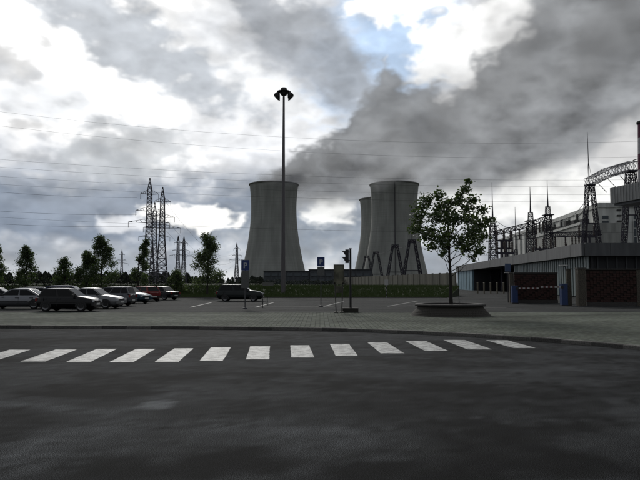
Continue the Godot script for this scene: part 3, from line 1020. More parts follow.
func build_substation() -> void:
	var steel := mat("galvanised_dark", lin(0.055, 0.052, 0.065), 0.75)
	steel.metallic_specular = 0.2
	var pale := mat("galvanised_pale", lin(0.16, 0.16, 0.18), 0.6)
	var across := Vector3(1, 0, 0.1).normalized()
	var g := thing("line_gantry", "lattice line gantry with arched pale beam and lightning rod, above the low roof", "gantry", Vector3(42.5, 0.12, -100))
	a_frame(g, steel, Vector3.ZERO, 17.0, 3.6, across, 0.65)
	a_frame(g, steel, Vector3(0.4, 0, 12.5), 17.0, 3.6, across, 0.65)
	var m := MB.new()
	lattice_leg(m, Vector3(0, 17.6, -0.8), Vector3(0.2, 18.05, 6), 1.15, 1.2, 7, 0.06)
	lattice_leg(m, Vector3(0.2, 18.05, 6), Vector3(0.4, 17.8, 13.2), 1.2, 1.15, 7, 0.06)
	part("beam", m, pale, g)
	m = MB.new()
	m.tube([Vector3(-0.1, 17, 0), Vector3(-0.1, 19.5, 0), Vector3(-0.15, 25.6, 0)], [0.10, 0.07, 0.03], 6)
	part("lightning_rod", m, steel, g)
	m = MB.new()
	for s in [-0.5, 0.5]: m.rod(Vector3(s, 17.2, 0), Vector3(-0.12, 21.0, 0), 0.05)
	part("rod_stay", m, steel, g)
	for k in 3:
		m = MB.new()
		var p := Vector3(0.2, 17.0, 2.5 + k * 3.6)
		m.tube([p, p + Vector3(2.0, -1.2, -1.5)], [0.05, 0.05], 6)
		part("insulator", m, steel, g)
	# tall lightning masts over the switchyard
	var k := 0
	for q in [[40.65, -150.0, 25.5, 15.0, "leftmost switchyard lightning mast, beside the forecourt tree crown"], [61.3, -200.0, 25.6, 10.0, "short slim switchyard mast between the taller ones"], [49.6, -150.0, 24.4, 16.2, "switchyard lightning mast with small square platform, middle of the row"], [53.7, -150.0, 26.0, 17.6, "tallest right-hand switchyard mast before the dark annex"]]:
		var o := thing("lightning_mast", q[4], "mast", Vector3(q[0], 0.12, q[1]), 0.0, "switchyard lightning masts")
		m = MB.new()
		lattice_leg(m, Vector3.ZERO, Vector3(0, q[3], 0), 2.2, 1.3, int(q[3] / 1.3), 0.13)
		part("lattice", m, steel, o)
		m = MB.new()
		lattice_leg(m, Vector3(0, q[3], 0), Vector3(0, q[3] + 2.2, 0), 1.0, 0.8, 2, 0.09)
		m.box(Vector3(0, q[3] + 0.1, 0), Vector3(2.2, 0.2, 2.2))
		part("platform", m, steel, o)
		m = MB.new()
		m.tube([Vector3(0, q[3] + 2.0, 0), Vector3(0, lerpf(q[3], q[2], 0.5), 0), Vector3(0, q[2], 0)], [0.22, 0.13, 0.05], 6)
		part("spire", m, steel, o)
		k += 1
	# bus beams between the masts
	var beams := [[Vector3(49.6, 15.8, -150), Vector3(53.7, 17.2, -150), "short lattice bus beam between two switchyard masts"], [Vector3(40.65, 13.4, -150), Vector3(49.6, 15.6, -150.2), "long lattice bus beam joining the left and middle masts"], [Vector3(53.7, 13.0, -149), Vector3(66, 13.6, -150), "lattice bus beam running right from the tallest mast"]]
	for q in beams:
		var o := thing("bus_beam", q[2], "beam", q[0], 0.0, "switchyard bus beams")
		m = MB.new()
		lattice_leg(m, Vector3.ZERO, q[1] - q[0], 1.0, 1.0, int(q[0].distance_to(q[1]) / 1.0), 0.11)
		part("truss", m, steel, o)
		var cnt := 5
		for i in cnt:
			m = MB.new()
			var p: Vector3 = (q[1] - q[0]) * ((i + 0.5) / cnt)
			var prof := []
			for r in 13: prof.append([0.13 if r % 2 == 0 else 0.26, -0.5 - r * 0.2])
			m.lathe(prof, 8, p)
			part("insulator", m, mat("insulator_brown", lin(0.05, 0.035, 0.03), 0.4), o)
	# switchgear stands behind the low roof
	for i in 9:
		var x := 37.0 + i * 3.3
		var z := -128.0 - (i * 37 % 5) * 6.0
		var o := thing("switchgear_stand", ["first", "second", "third", "fourth", "fifth", "sixth", "seventh", "eighth", "ninth"][i] + " dark switchgear stand from the left behind the low roof", "switchgear", Vector3(x, 0.12, z), 0.0, "switchgear stands")
		var hh := 10.0 + (i * 7 % 4) * 1.1
		for s in [-0.7, 0.7]:
			m = MB.new()
			m.bar(Vector3(s, 0, 0), Vector3(s * 0.7, hh - 2.4, 0), 0.35)
			part("leg", m, steel, o)
		m = MB.new()
		m.bar(Vector3(-1.9, hh - 2.3, 0), Vector3(1.9, hh - 2.3, 0), 0.4)
		part("crossbar", m, steel, o)
		for s in [-1.5, 0.0, 1.5]:
			m = MB.new()
			var prof := []
			for r in 11: prof.append([0.14 if r % 2 == 0 else 0.27, r * 0.2])
			prof.append([0.02, 2.3])
			m.lathe(prof, 8, Vector3(s, hh - 2.1, 0))
			part("insulator", m, mat("insulator_brown", lin(0.05, 0.035, 0.03), 0.4), o)
	# conductors within the switchyard
	var lines := [[Vector3(40.65, 17.2, -150), Vector3(49.6, 15.0, -150), 1.6], [Vector3(40.65, 16.0, -150), Vector3(49.6, 13.6, -150), 1.6], [Vector3(40.65, 14.6, -150), Vector3(49.6, 12.6, -150), 1.4], [Vector3(53.7, 17.4, -150), Vector3(42.9, 17.0, -99), 3.0], [Vector3(53.7, 16.0, -150), Vector3(42.9, 16.0, -99), 3.0]]
	var names := ["topmost sagging conductor right of the leftmost switchyard mast", "middle sagging conductor right of the leftmost switchyard mast", "lowest sagging conductor right of the leftmost switchyard mast", "upper conductor from the tallest switchyard mast to the gantry", "lower conductor from the tallest switchyard mast to the gantry"]
	for i in lines.size():
		wire(lines[i][0], lines[i][1], lines[i][2], 0.05, steel, names[i], "switchyard conductors")
	# row of A-frame portals in front of the cooling towers
	var rows := [[26.5, -361.0, "farthest and smallest A-frame portal before the paired cooling towers"], [27.6, -315.0, "second farthest A-frame portal before the paired cooling towers"], [30.2, -257.0, "second nearest A-frame portal before the paired cooling towers"], [32.7, -227.0, "nearest and largest A-frame portal beside the forecourt tree"]]
	for q in rows:
		var o := thing("line_portal", q[2], "gantry", Vector3(q[0], 1.2, q[1]), 0.0, "A-frame portals")
		for s in [-1.0, 1.0]:
			m = MB.new()
			lattice_leg(m, Vector3(s * 3.6, 0, 0), Vector3(s * 0.9, 15.6, 0), 1.1, 0.7, 12, 0.16)
			part("leg", m, steel, o)
		m = MB.new()
		lattice_leg(m, Vector3(-1.4, 15.4, 0), Vector3(1.4, 15.4, 0), 1.1, 1.1, 3, 0.14)
		m.bar(Vector3(-2.7, 5.0, 0), Vector3(2.7, 5.0, 0), 0.4)
		part("beam", m, steel, o)
		m = MB.new()
		m.tube([Vector3(0, 16, 0), Vector3(0, 22, 0)], [0.15, 0.06], 6)
		part("lightning_rod", m, steel, o)
	for i in 3:
		wire(Vector3(rows[i][0], 16.8, rows[i][1]), Vector3(rows[i + 1][0], 16.8, rows[i + 1][1]), 1.6, 0.06, steel, ["conductor between the two farthest A-frame portals", "conductor between the middle two A-frame portals", "conductor between the two nearest A-frame portals"][i], "conductors between the portals")

func wire(a: Vector3, b: Vector3, sag: float, r: float, material: Material, label: String, group: String, segs := 24) -> void:
	var o := thing("power_line", label, "power line", a, 0.0, group)
	var pts := []
	var rad := []
	for k in segs + 1:
		var t := float(k) / segs
		pts.append(a.lerp(b, t) - a - Vector3(0, sag * 4.0 * t * (1.0 - t), 0))
		rad.append(r)
	var m := MB.new()
	m.tube(pts, rad, 4)
	part("conductor", m, material, o)

# ------------------------------------------------------------------ pylons and overhead lines
func make_pylon(label: String, at: Vector3, turn: float, h: float, rod: float) -> Node3D:
	var steel := mat("pylon_steel", lin(0.045, 0.042, 0.06), 0.6)
	var o := thing("pylon", label, "pylon", at, turn, "lattice pylons")
	var m := MB.new()
	lattice_leg(m, Vector3.ZERO, Vector3(0, h * 0.46, 0), 5.4, 2.5, 7, rod)
	part("lower_body", m, steel, o)
	m = MB.new()
	lattice_leg(m, Vector3(0, h * 0.46, 0), Vector3(0, h * 0.88, 0), 2.5, 1.7, 11, rod * 0.9)
	part("upper_body", m, steel, o)
	m = MB.new()
	lattice_leg(m, Vector3(0, h * 0.88, 0), Vector3(0, h, 0), 1.7, 0.1, 3, rod * 0.9)
	part("peak", m, steel, o)
	for arm in [[0.845, 3.6], [0.685, 5.4], [0.575, 8.2]]:
		for s in [-1.0, 1.0]:
			m = MB.new()
			var root := Vector3(s * 0.9, h * arm[0], 0)
			var tip := Vector3(s * arm[1], h * arm[0] + 0.2, 0)
			for z in [-0.9, 0.9]:
				m.rod(root + Vector3(0, 0, z), tip, rod * 0.8)
				for k in 4:
					var t := k / 4.0
					m.rod((root + Vector3(0, 0, z)).lerp(tip, t), (root + Vector3(0, 1.5, 0)).lerp(tip, t + 0.12), rod * 0.5)
			m.rod(root + Vector3(0, 1.7, 0), tip, rod * 0.8)
			part("crossarm", m, steel, o)
			m = MB.new()
			m.tube([tip, tip + Vector3(0, -2.4, 0)], [0.1, 0.1], 6)
			part("insulator", m, steel, o)
	return o

func build_pylons() -> void:
	make_pylon("tall near lattice pylon, left one of the crossed pair", Vector3(-70.2, 1.2, -262), 0.35, 44.0, 0.20)
	make_pylon("tall lattice pylon, right one of the crossed pair", Vector3(-71.0, 1.2, -287), 0.35, 44.0, 0.20)
	make_pylon("lattice pylon showing between and behind the crossed pair", Vector3(-89.2, 1.2, -344), 0.35, 44.0, 0.19)
	make_pylon("left pylon of the small distant pair beside the willow-like tree", Vector3(-129.8, 1.2, -585), 0.5, 44.0, 0.28)
	make_pylon("right pylon of the small distant pair beside the willow-like tree", Vector3(-125.6, 1.2, -590), 0.5, 44.0, 0.28)
	make_pylon("small distant pylon just left of the cooling tower", Vector3(-89.7, 1.2, -690), 0.4, 44.0, 0.3)
	make_pylon("smallest pylon on the horizon, above the dark hedge", Vector3(-257, 1.2, -830), 0.4, 44.0, 0.34)
	make_pylon("pylon beyond the left edge carrying the high lines", Vector3(-112, 1.2, -140), PI / 2, 46.0, 0.15)
	make_pylon("pylon beyond the right edge carrying the high lines", Vector3(172, 0.1, -142), PI / 2, 46.0, 0.15)
	var cable := mat("cable", lin(0.05, 0.05, 0.055), 0.9)
	cable.metallic_specular = 0.1
	# heights above: at left edge, centre and right edge of the view, at about 140 m
	var runs := [[39.8, 33.7, 33.2, -140.0, "uppermost overhead line across the whole sky"], [36.8, 30.8, 29.9, -141.0, "second overhead line from the top across the sky"], [28.8, 24.97, 24.3, -138.0, "third overhead line down, crossing at the tower rims"], [27.2, 23.6, 23.0, -138.6, "fourth overhead line down, just under the tower rims"], [25.6, 22.3, 21.6, -142.0, "fifth overhead line down from the top"], [23.9, 20.75, 20.1, -142.6, "sixth overhead line down from the top"], [16.5, 13.7, 13.1, -143.0, "lowest overhead line, crossing the towers at mid height"]]
	for q in runs:
		var a: float = (q[0] + q[2] - 2.0 * q[1]) / 2.0 / 5000.0
		var b: float = (q[2] - q[0]) / 141.4
		var o := thing("power_line", q[4], "power line", Vector3(-112, 0, q[3]), 0.0, "overhead lines crossing the sky")
		var m := MB.new()
		var pts := []
		var rad := []
		for k in 60:
			var x := -112.0 + 284.0 * k / 59.0
			pts.append(Vector3(x + 112.0, q[1] + b * x + a * x * x, 0))
			rad.append(0.017)
		m.tube(pts, rad, 4)
		part("conductor", m, cable, o)
	# lines to the near pylons
	var k := 0
	for y in [25.3, 30.1, 37.2]:
		wire(Vector3(-170, y + 2.0, -205), Vector3(-76, y, -264), 2.5, 0.04, cable, ["lowest line running left from the crossed pylons", "middle line running left from the crossed pylons", "top line running left from the crossed pylons"][k], "lines at the crossed pylons")
		wire(Vector3(-65, y, -262), Vector3(-89, y, -690), 14.0, 0.05, cable, ["lowest line from the crossed pylons to the distant ones", "middle line from the crossed pylons to the distant ones", "top line from the crossed pylons to the distant ones"][k], "lines at the crossed pylons")
		k += 1

# ------------------------------------------------------------------ far left
func build_far_left() -> void:
	var o := thing("low_works_building", "long dark low works building at the foot of the left cooling tower", "building", Vector3(-22, 1.2, -250))
	var dark := mat("works_wall", lin(0.07, 0.078, 0.09), 0.7, "streak", 0.15)
	var glass := mat("works_glass", lin(0.06, 0.075, 0.09), 0.2)
	var m := MB.new()
	m.box(Vector3(9, 2.6, -6), Vector3(18, 5.2, 12))
	part("wall", m, dark, o)
	m = MB.new()
	m.box(Vector3(30, 2.9, -6), Vector3(24.5, 5.8, 12))
	part("wall", m, dark, o)
	m = MB.new()
	m.box(Vector3(9, 5.3, -6), Vector3(18.4, 0.25, 12.6))
	m.box(Vector3(30, 5.9, -6), Vector3(25, 0.25, 12.6))
	part("roof", m, mat("works_roof", lin(0.05, 0.05, 0.055), 0.8), o)
	for k in 14:
		m = MB.new()
		m.box(Vector3(1.4 + k * 2.95 + (0.6 if k > 5 else 0.0), 3.9, 0.04), Vector3(2.3, 1.0, 0.12))
		var wn := part("window", m, glass, o)
		m = MB.new()
		m.box(Vector3(1.4 + k * 2.95 + (0.6 if k > 5 else 0.0), 3.35, 0.08), Vector3(2.5, 0.12, 0.22))
		part("sill", m, dark, wn)
		if k > 5:
			m = MB.new()
			m.box(Vector3(2.0 + k * 2.95, 1.9, 0.04), Vector3(2.3, 0.9, 0.12))
			part("window", m, glass, o)
	# hedges
	var leaf := mat("hedge_leaf", lin(0.018, 0.03, 0.012), 0.85)
	hedge("dark clipped hedge running behind the left parked cars", Vector3(-62, 0.7, -80), Vector3(-17, 0.7, -80), 2.2, 1.5, 9000, leaf)
	hedge("dark hedge in front of the low works building", Vector3(-26, 1.2, -150), Vector3(6.5, 1.2, -158), 1.6, 1.6, 7000, leaf)
	# far wood on the horizon, one mass
	var tri := MB.new()
	var r := RandomNumberGenerator.new()
	r.seed = 99
	for i in 900:
		var x := r.randf_range(-620, 60)
		var z := r.randf_range(-760, -640) - (100.0 if x > -60 else 0.0)
		var hgt := r.randf_range(6.0, 11.5) * (0.65 if x > -150 else 1.0)
		var wd := hgt * r.randf_range(0.28, 0.5)
		for k in 26:
			var t := r.randf()
			var rr := wd * (1.0 - t * 0.85)
			var an := r.randf() * TAU
			var c := Vector3(x + cos(an) * rr * 0.7, 1.2 + hgt * t, z + sin(an) * rr * 0.7)
			var s := wd * r.randf_range(0.35, 0.6)
			tri.tri(c + Vector3(-s, -s * 0.7, r.randf_range(-s, s)), c + Vector3(s, -s * 0.6, r.randf_range(-s, s)), c + Vector3(r.randf_range(-s, s) * 0.5, s * 1.1, 0))
	var f := part("distant_wood", tri, mat("wood_leaf", lin(0.016, 0.022, 0.014), 0.9), self)
	f.set_meta("kind", "stuff")
	tag(f, "dark low line of woodland along the far horizon at left", "wood")

func hedge(label: String, a: Vector3, b: Vector3, h: float, w: float, count: int, leaf: Material) -> void:
	var o := thing("hedge", label, "hedge", a)
	var r := RandomNumberGenerator.new()
	r.seed = int(absf(a.x) * 10)
	var m := MB.new()
	var d := b - a
	for i in count:
		var t := r.randf()
		var top := h * (0.82 + 0.18 * sin(t * 47.0) * sin(t * 19.0 + 1.0)) + r.randf_range(-0.12, 0.12)
		var p := d * t + Vector3(0, r.randf() * top, r.randf_range(-0.5, 0.5) * w)
		leaf_at(m, p, r.randf_range(0.12, 0.26), r)
	part("foliage", m, leaf, o)
	m = MB.new()
	for i in 60:
		var p := d * ((i + 0.5) / 60.0)
		m.rod(p + Vector3(0, -0.5, 0), p + Vector3(r.randf_range(-0.3, 0.3), h * 0.8, r.randf_range(-0.3, 0.3)), 0.06)
	stuff(part("stems", m, mat("bark", lin(0.035, 0.03, 0.025), 0.9), o))

func leaf_at(m: MB, p: Vector3, s: float, r: RandomNumberGenerator) -> void:
	var x := Vector3(r.randfn(), r.randfn() * 0.7, r.randfn()).normalized()
	var y := x.cross(Vector3(r.randfn(), r.randfn(), r.randfn())).normalized()
	m.quad(p - x * s * 0.5, p - y * s * 0.33, p + x * s * 0.5, p + y * s * 0.33)

# ------------------------------------------------------------------ light mast
func build_mast() -> void:
	var o := thing("light_mast", "very tall grey floodlight mast standing before the left cooling tower", "light mast", Vector3(-4.6, 0.12, -80))
	var steel := mat("mast_steel", lin(0.13, 0.12, 0.125), 0.5, "streak", 0.3)
	var dark := mat("mast_head", lin(0.025, 0.025, 0.025), 0.5)
	var m := MB.new()
	var pts := []
	var rad := []
	for k in 14:
		pts.append(Vector3(0, 25.6 * k / 13.0, 0))
		rad.append(lerpf(0.30, 0.13, k / 13.0))
	m.tube(pts, rad, 14)
	part("pole", m, steel, o)
	m = MB.new()
	m.lathe([[0.0, -0.1], [0.55, -0.1], [0.55, 0.05], [0.34, 0.08], [0.34, 0.5], [0.0, 0.5]], 16)
	part("base_flange", m, steel, o)
	m = MB.new()
	m.lathe([[0.16, 25.5], [0.40, 25.6], [0.40, 26.4], [0.34, 26.5], [0.0, 26.5]], 16)
	part("head_drum", m, dark, o)
	m = MB.new()
	m.lathe([[0.3, 25.98], [0.9, 25.98], [0.9, 26.03], [0.3, 26.03]], 20)
	part("carrier_ring", m, dark, o)
	for a in [0.45, -0.45, PI - 0.45, PI + 0.45]:
		m = MB.new()
		# a floodlight: tapered housing that hangs outwards and down from the ring
		var f := Basis(Vector3.UP, a)
		var rings := []
		for q in [[0.72, 25.92, 0.12, 0.14], [0.86, 25.62, 0.26, 0.26], [1.0, 25.32, 0.30, 0.40], [1.02, 25.26, 0.26, 0.36]]:
			var c: Vector3 = Vector3(q[0], q[1], 0)
			var nrm := Vector3(0.75, -0.66, 0)
			var up2 := Vector3(0.66, 0.75, 0)
			rings.append([f * (c - up2 * q[3] + Vector3(0, 0, q[2])), f * (c - up2 * q[3] - Vector3(0, 0, q[2])), f * (c + up2 * q[3] - Vector3(0, 0, q[2])), f * (c + up2 * q[3] + Vector3(0, 0, q[2]))])
		m.loft(rings, true, true)
		part("floodlight", m, dark, o)

# ------------------------------------------------------------------ trees
func make_tree(o: Node3D, height: float, trunk_r: float, clumps: Array, leaf_size: float, leaf: Material, bark: Material, r: RandomNumberGenerator, top_of_trunk: float) -> void:
	var m := MB.new()
	var pts := []
	var rad := []
	var bend := Vector3(r.randf_range(-0.12, 0.12), 0, r.randf_range(-0.12, 0.12))
	for k in 9:
		var t := k / 8.0
		pts.append(Vector3(0, top_of_trunk * t - 0.1, 0) + bend * t * t * height * 0.25 + Vector3(r.randf_range(-1, 1), 0, r.randf_range(-1, 1)) * 0.01 * height * t)
		rad.append(trunk_r * lerpf(1.15, 0.3, t) if k > 0 else trunk_r * 1.5)
	m.tube(pts, rad, 9)
	part("trunk", m, bark, o)
	m = MB.new()
	for c in clumps:
		var p: Vector3 = c[0]
		var t0 := clampf((p.y - 0.07 * height - 0.35 * Vector2(p.x, p.z).length()) / top_of_trunk * r.randf_range(0.85, 1.0), 0.3, 0.98)
		var i := int(t0 * 8.0)
		var root: Vector3 = pts[i].lerp(pts[mini(i + 1, 8)], t0 * 8.0 - i)
		var mid := root.lerp(p, 0.5) + Vector3(r.randf_range(-0.1, 0.1), -0.04 * height * 0.5, r.randf_range(-0.1, 0.1))
		var r0 := trunk_r * lerpf(0.36, 0.18, t0)
		m.tube([root, mid, p], [r0, r0 * 0.65, r0 * 0.25], 5, false)
		for k in 3:
			var e: Vector3 = p + Vector3(r.randfn(), r.randfn() * 0.7, r.randfn()) * c[1] * 0.8
			m.tube([mid.lerp(p, 0.7), e], [r0 * 0.35, r0 * 0.12], 4, false)
	part("limbs", m, bark, o)
	m = MB.new()
	for c in clumps:
		for k in int(c[2]):
			var q := Vector3(r.randfn(), r.randfn() * 0.8, r.randfn()) * 0.5
			leaf_at(m, c[0] + q * c[1], leaf_size * r.randf_range(0.6, 1.25), r)
	part("crown", m, leaf, o)

func build_tree_planter() -> void:
	var leaf := mat("maple_leaf", lin(0.032, 0.052, 0.018), 0.6)
	leaf.backlight_enabled = true
	leaf.backlight = lin(0.05, 0.08, 0.015)
	var bark := mat("bark_dark", lin(0.03, 0.026, 0.022), 0.9, "fine", 2.0)
	var r := RandomNumberGenerator.new()
	r.seed = 17
	var o := thing("forecourt_tree", "young maple with open dark crown growing from the round brick planter", "tree", Vector3(7.05, 0.6, -34.6))
	# clumps of the crown: offset right, height above the planter, toward the viewer, radius, leaves
	var spots := [[-1.75, 4.6, 0.2, 0.42, 170], [-1.2, 5.6, 0.0, 0.45, 190], [-0.7, 5.9, 0.4, 0.4, 150], [-1.5, 5.2, -0.5, 0.5, 200], [-1.9, 3.9, 0.3, 0.4, 150], [-1.35, 3.45, 0.3, 0.45, 170], [-0.9, 4.5, 0.9, 0.5, 230], [-0.5, 5.2, 0.1, 0.5, 230], [-0.9, 3.8, -0.7, 0.5, 210], [-0.6, 3.2, 0.6, 0.5, 210], [-0.2, 4.3, 0.8, 0.55, 250], [0.0, 3.6, -0.5, 0.5, 230], [0.1, 5.0, -0.7, 0.5, 210], [0.3, 4.5, 0.4, 0.55, 260], [0.5, 5.6, 0.1, 0.4, 150], [0.85, 6.3, 0.0, 0.34, 120], [1.0, 6.75, 0.05, 0.22, 70], [0.9, 5.1, 0.5, 0.45, 190], [1.3, 5.7, -0.2, 0.38, 140], [1.2, 4.6, -0.5, 0.5, 220], [1.7, 5.0, 0.2, 0.38, 140], [1.5, 4.1, 0.5, 0.5, 220], [2.05, 4.4, 0.0, 0.36, 130], [1.0, 3.7, 0.8, 0.5, 230], [0.5, 3.1, 0.4, 0.5, 220], [1.3, 3.2, 0.1, 0.5, 210], [1.9, 3.5, -0.3, 0.42, 170], [0.9, 2.75, -0.3, 0.42, 160], [1.55, 2.6, 0.2, 0.36, 120], [-0.2, 2.85, -0.4, 0.35, 110], [-0.95, 2.9, -0.2, 0.36, 110], [0.0, 5.55, -0.3, 0.35, 110], [0.6, 6.0, -0.3, 0.26, 70], [-1.6, 4.3, -0.6, 0.4, 140], [1.1, 2.2, 0.4, 0.3, 70], [-0.5, 2.4, 0.5, 0.26, 50]]
	var clumps := []
	for s in spots: clumps.append([Vector3(s[0], 3.0 + (s[1] - 2.6) * 0.904, s[2]), s[3] * 0.93, s[4] * 1.05])
	make_tree(o, 6.9, 0.085, clumps, 0.18, leaf, bark, r, 5.6)
	var stake := MB.new()
	stake.tube([Vector3(0.42, -0.1, 0.1), Vector3(0.4, 2.1, 0.1)], [0.02, 0.02], 5)
	part("stake", stake, bark, o)
	# planter: flared ring of brick setts with a dark coping, earth inside
	var p := thing("tree_planter", "round flared brick planter with dark rim around the maple", "planter", Vector3(7.0, 0.12, -34.6))
	var m := MB.new()
	m.lathe([[2.2, -0.05], [2.05, 0.08], [1.85, 0.30], [1.70, 0.52]], 48)
	part("skirt", m, mat("planter_setts", lin(0.085, 0.078, 0.066), 0.9, "fine", 1.4), p)
	m = MB.new()
	m.lathe([[1.68, 0.50], [1.86, 0.50], [1.88, 0.58], [1.84, 0.62], [1.45, 0.62], [1.45, 0.50]], 48)
	part("rim", m, mat("planter_rim", lin(0.03, 0.028, 0.026), 0.8), p)
	m = MB.new()
	m.lathe([[1.46, 0.54], [0.8, 0.57], [0.0, 0.58]], 32)
	part("earth", m, mat("soil", lin(0.03, 0.022, 0.015), 0.95, "fine", 1.0), p)
	m = MB.new()
	for row in 6:
		var y: float = -0.01 + row * 0.078
		var rr: float = lerpf(2.06, 1.70, row / 5.0)
		var nn := 96
		for k in nn:
			var a := TAU * (k + 0.5 * (row % 2)) / nn
			m.box(Vector3(cos(a) * rr, y + 0.03, sin(a) * rr), Vector3(0.10, 0.075, TAU * rr / nn * 0.92), Basis(Vector3.UP, -a).rotated(Basis(Vector3.UP, -a).z, 0.6))
	stuff(part("setts", m, mat("planter_sett", lin(0.075, 0.068, 0.058), 0.9, "fine", 2.0), p))

func build_left_trees() -> void:
	var leaf := mat("birch_leaf", lin(0.022, 0.036, 0.014), 0.7)
	leaf.backlight_enabled = true
	leaf.backlight = lin(0.06, 0.10, 0.02)
	var leaf2 := mat("willow_leaf", lin(0.030, 0.045, 0.020), 0.7)
	leaf2.backlight_enabled = true
	leaf2.backlight = lin(0.08, 0.12, 0.03)
	var bark := mat("bark", lin(0.035, 0.03, 0.025), 0.9)
	var list := [[-39.6, -78.0, 6.6, 1.3, "dark upright tree at the left edge of the picture", 0, 2200], [-35.8, -78.0, 6.3, 1.25, "narrow dark tree second from the left edge", 0, 2200], [-31.3, -78.5, 4.9, 1.3, "short sparse tree between the narrow and the broad trees", 0, 1500], [-28.6, -78.5, 5.7, 1.3, "smaller stem of the broad dark tree group behind the cars", 0, 2000], [-26.6, -78.0, 7.5, 1.75, "broadest dark tree behind the parked cars", 0, 3400], [-22.2, -78.2, 7.2, 1.0, "slender leaning tree just left of the crossed pylons", 1, 1800], [-17.8, -79.5, 3.4, 1.2, "low shrub under the pylons behind the dark car", 1, 1200], [-13.6, -77.5, 7.7, 1.95, "light feathery willow-like tree standing alone left of the cooling tower", 1, 3600], [-46.0, -79.0, 6.0, 1.5, "tree just beyond the left edge of the picture", 0, 1600]]
	var i := 0
	for t in list:
		var r := RandomNumberGenerator.new()
		r.seed = 50 + i
		i += 1
		var z: float = t[1]
		var base := bank_height(z)
		var o := thing("bank_tree", t[4], "tree", Vector3(t[0], base, z), 0.0, "trees on the bank")
		var h: float = t[2] - base
		var wide: float = t[3] * 1.35
		var clumps := []
		var n := 26
		for k in n:
			var y := lerpf(0.22, 1.0, pow((k + 0.5) / n, 0.85))
			var w: float = wide * (minf(pow(1.02 - y, 0.7) * 1.15, 0.55 + y) * 0.9 + 0.03)
			var a := r.randf() * TAU
			var q := sqrt(r.randf()) * w
			var lean := 0.14 * h * y if t[3] == 1.0 else 0.0
			clumps.append([Vector3(cos(a) * q + lean, y * h - 0.1, sin(a) * q), lerpf(0.55, 0.24, y) * wide * 0.62 + 0.12, float(t[6]) * 2.6 / n])
		make_tree(o, h, 0.07 + 0.006 * h, clumps, 0.19, leaf if t[5] == 0 else leaf2, bark, r, h * 0.86)

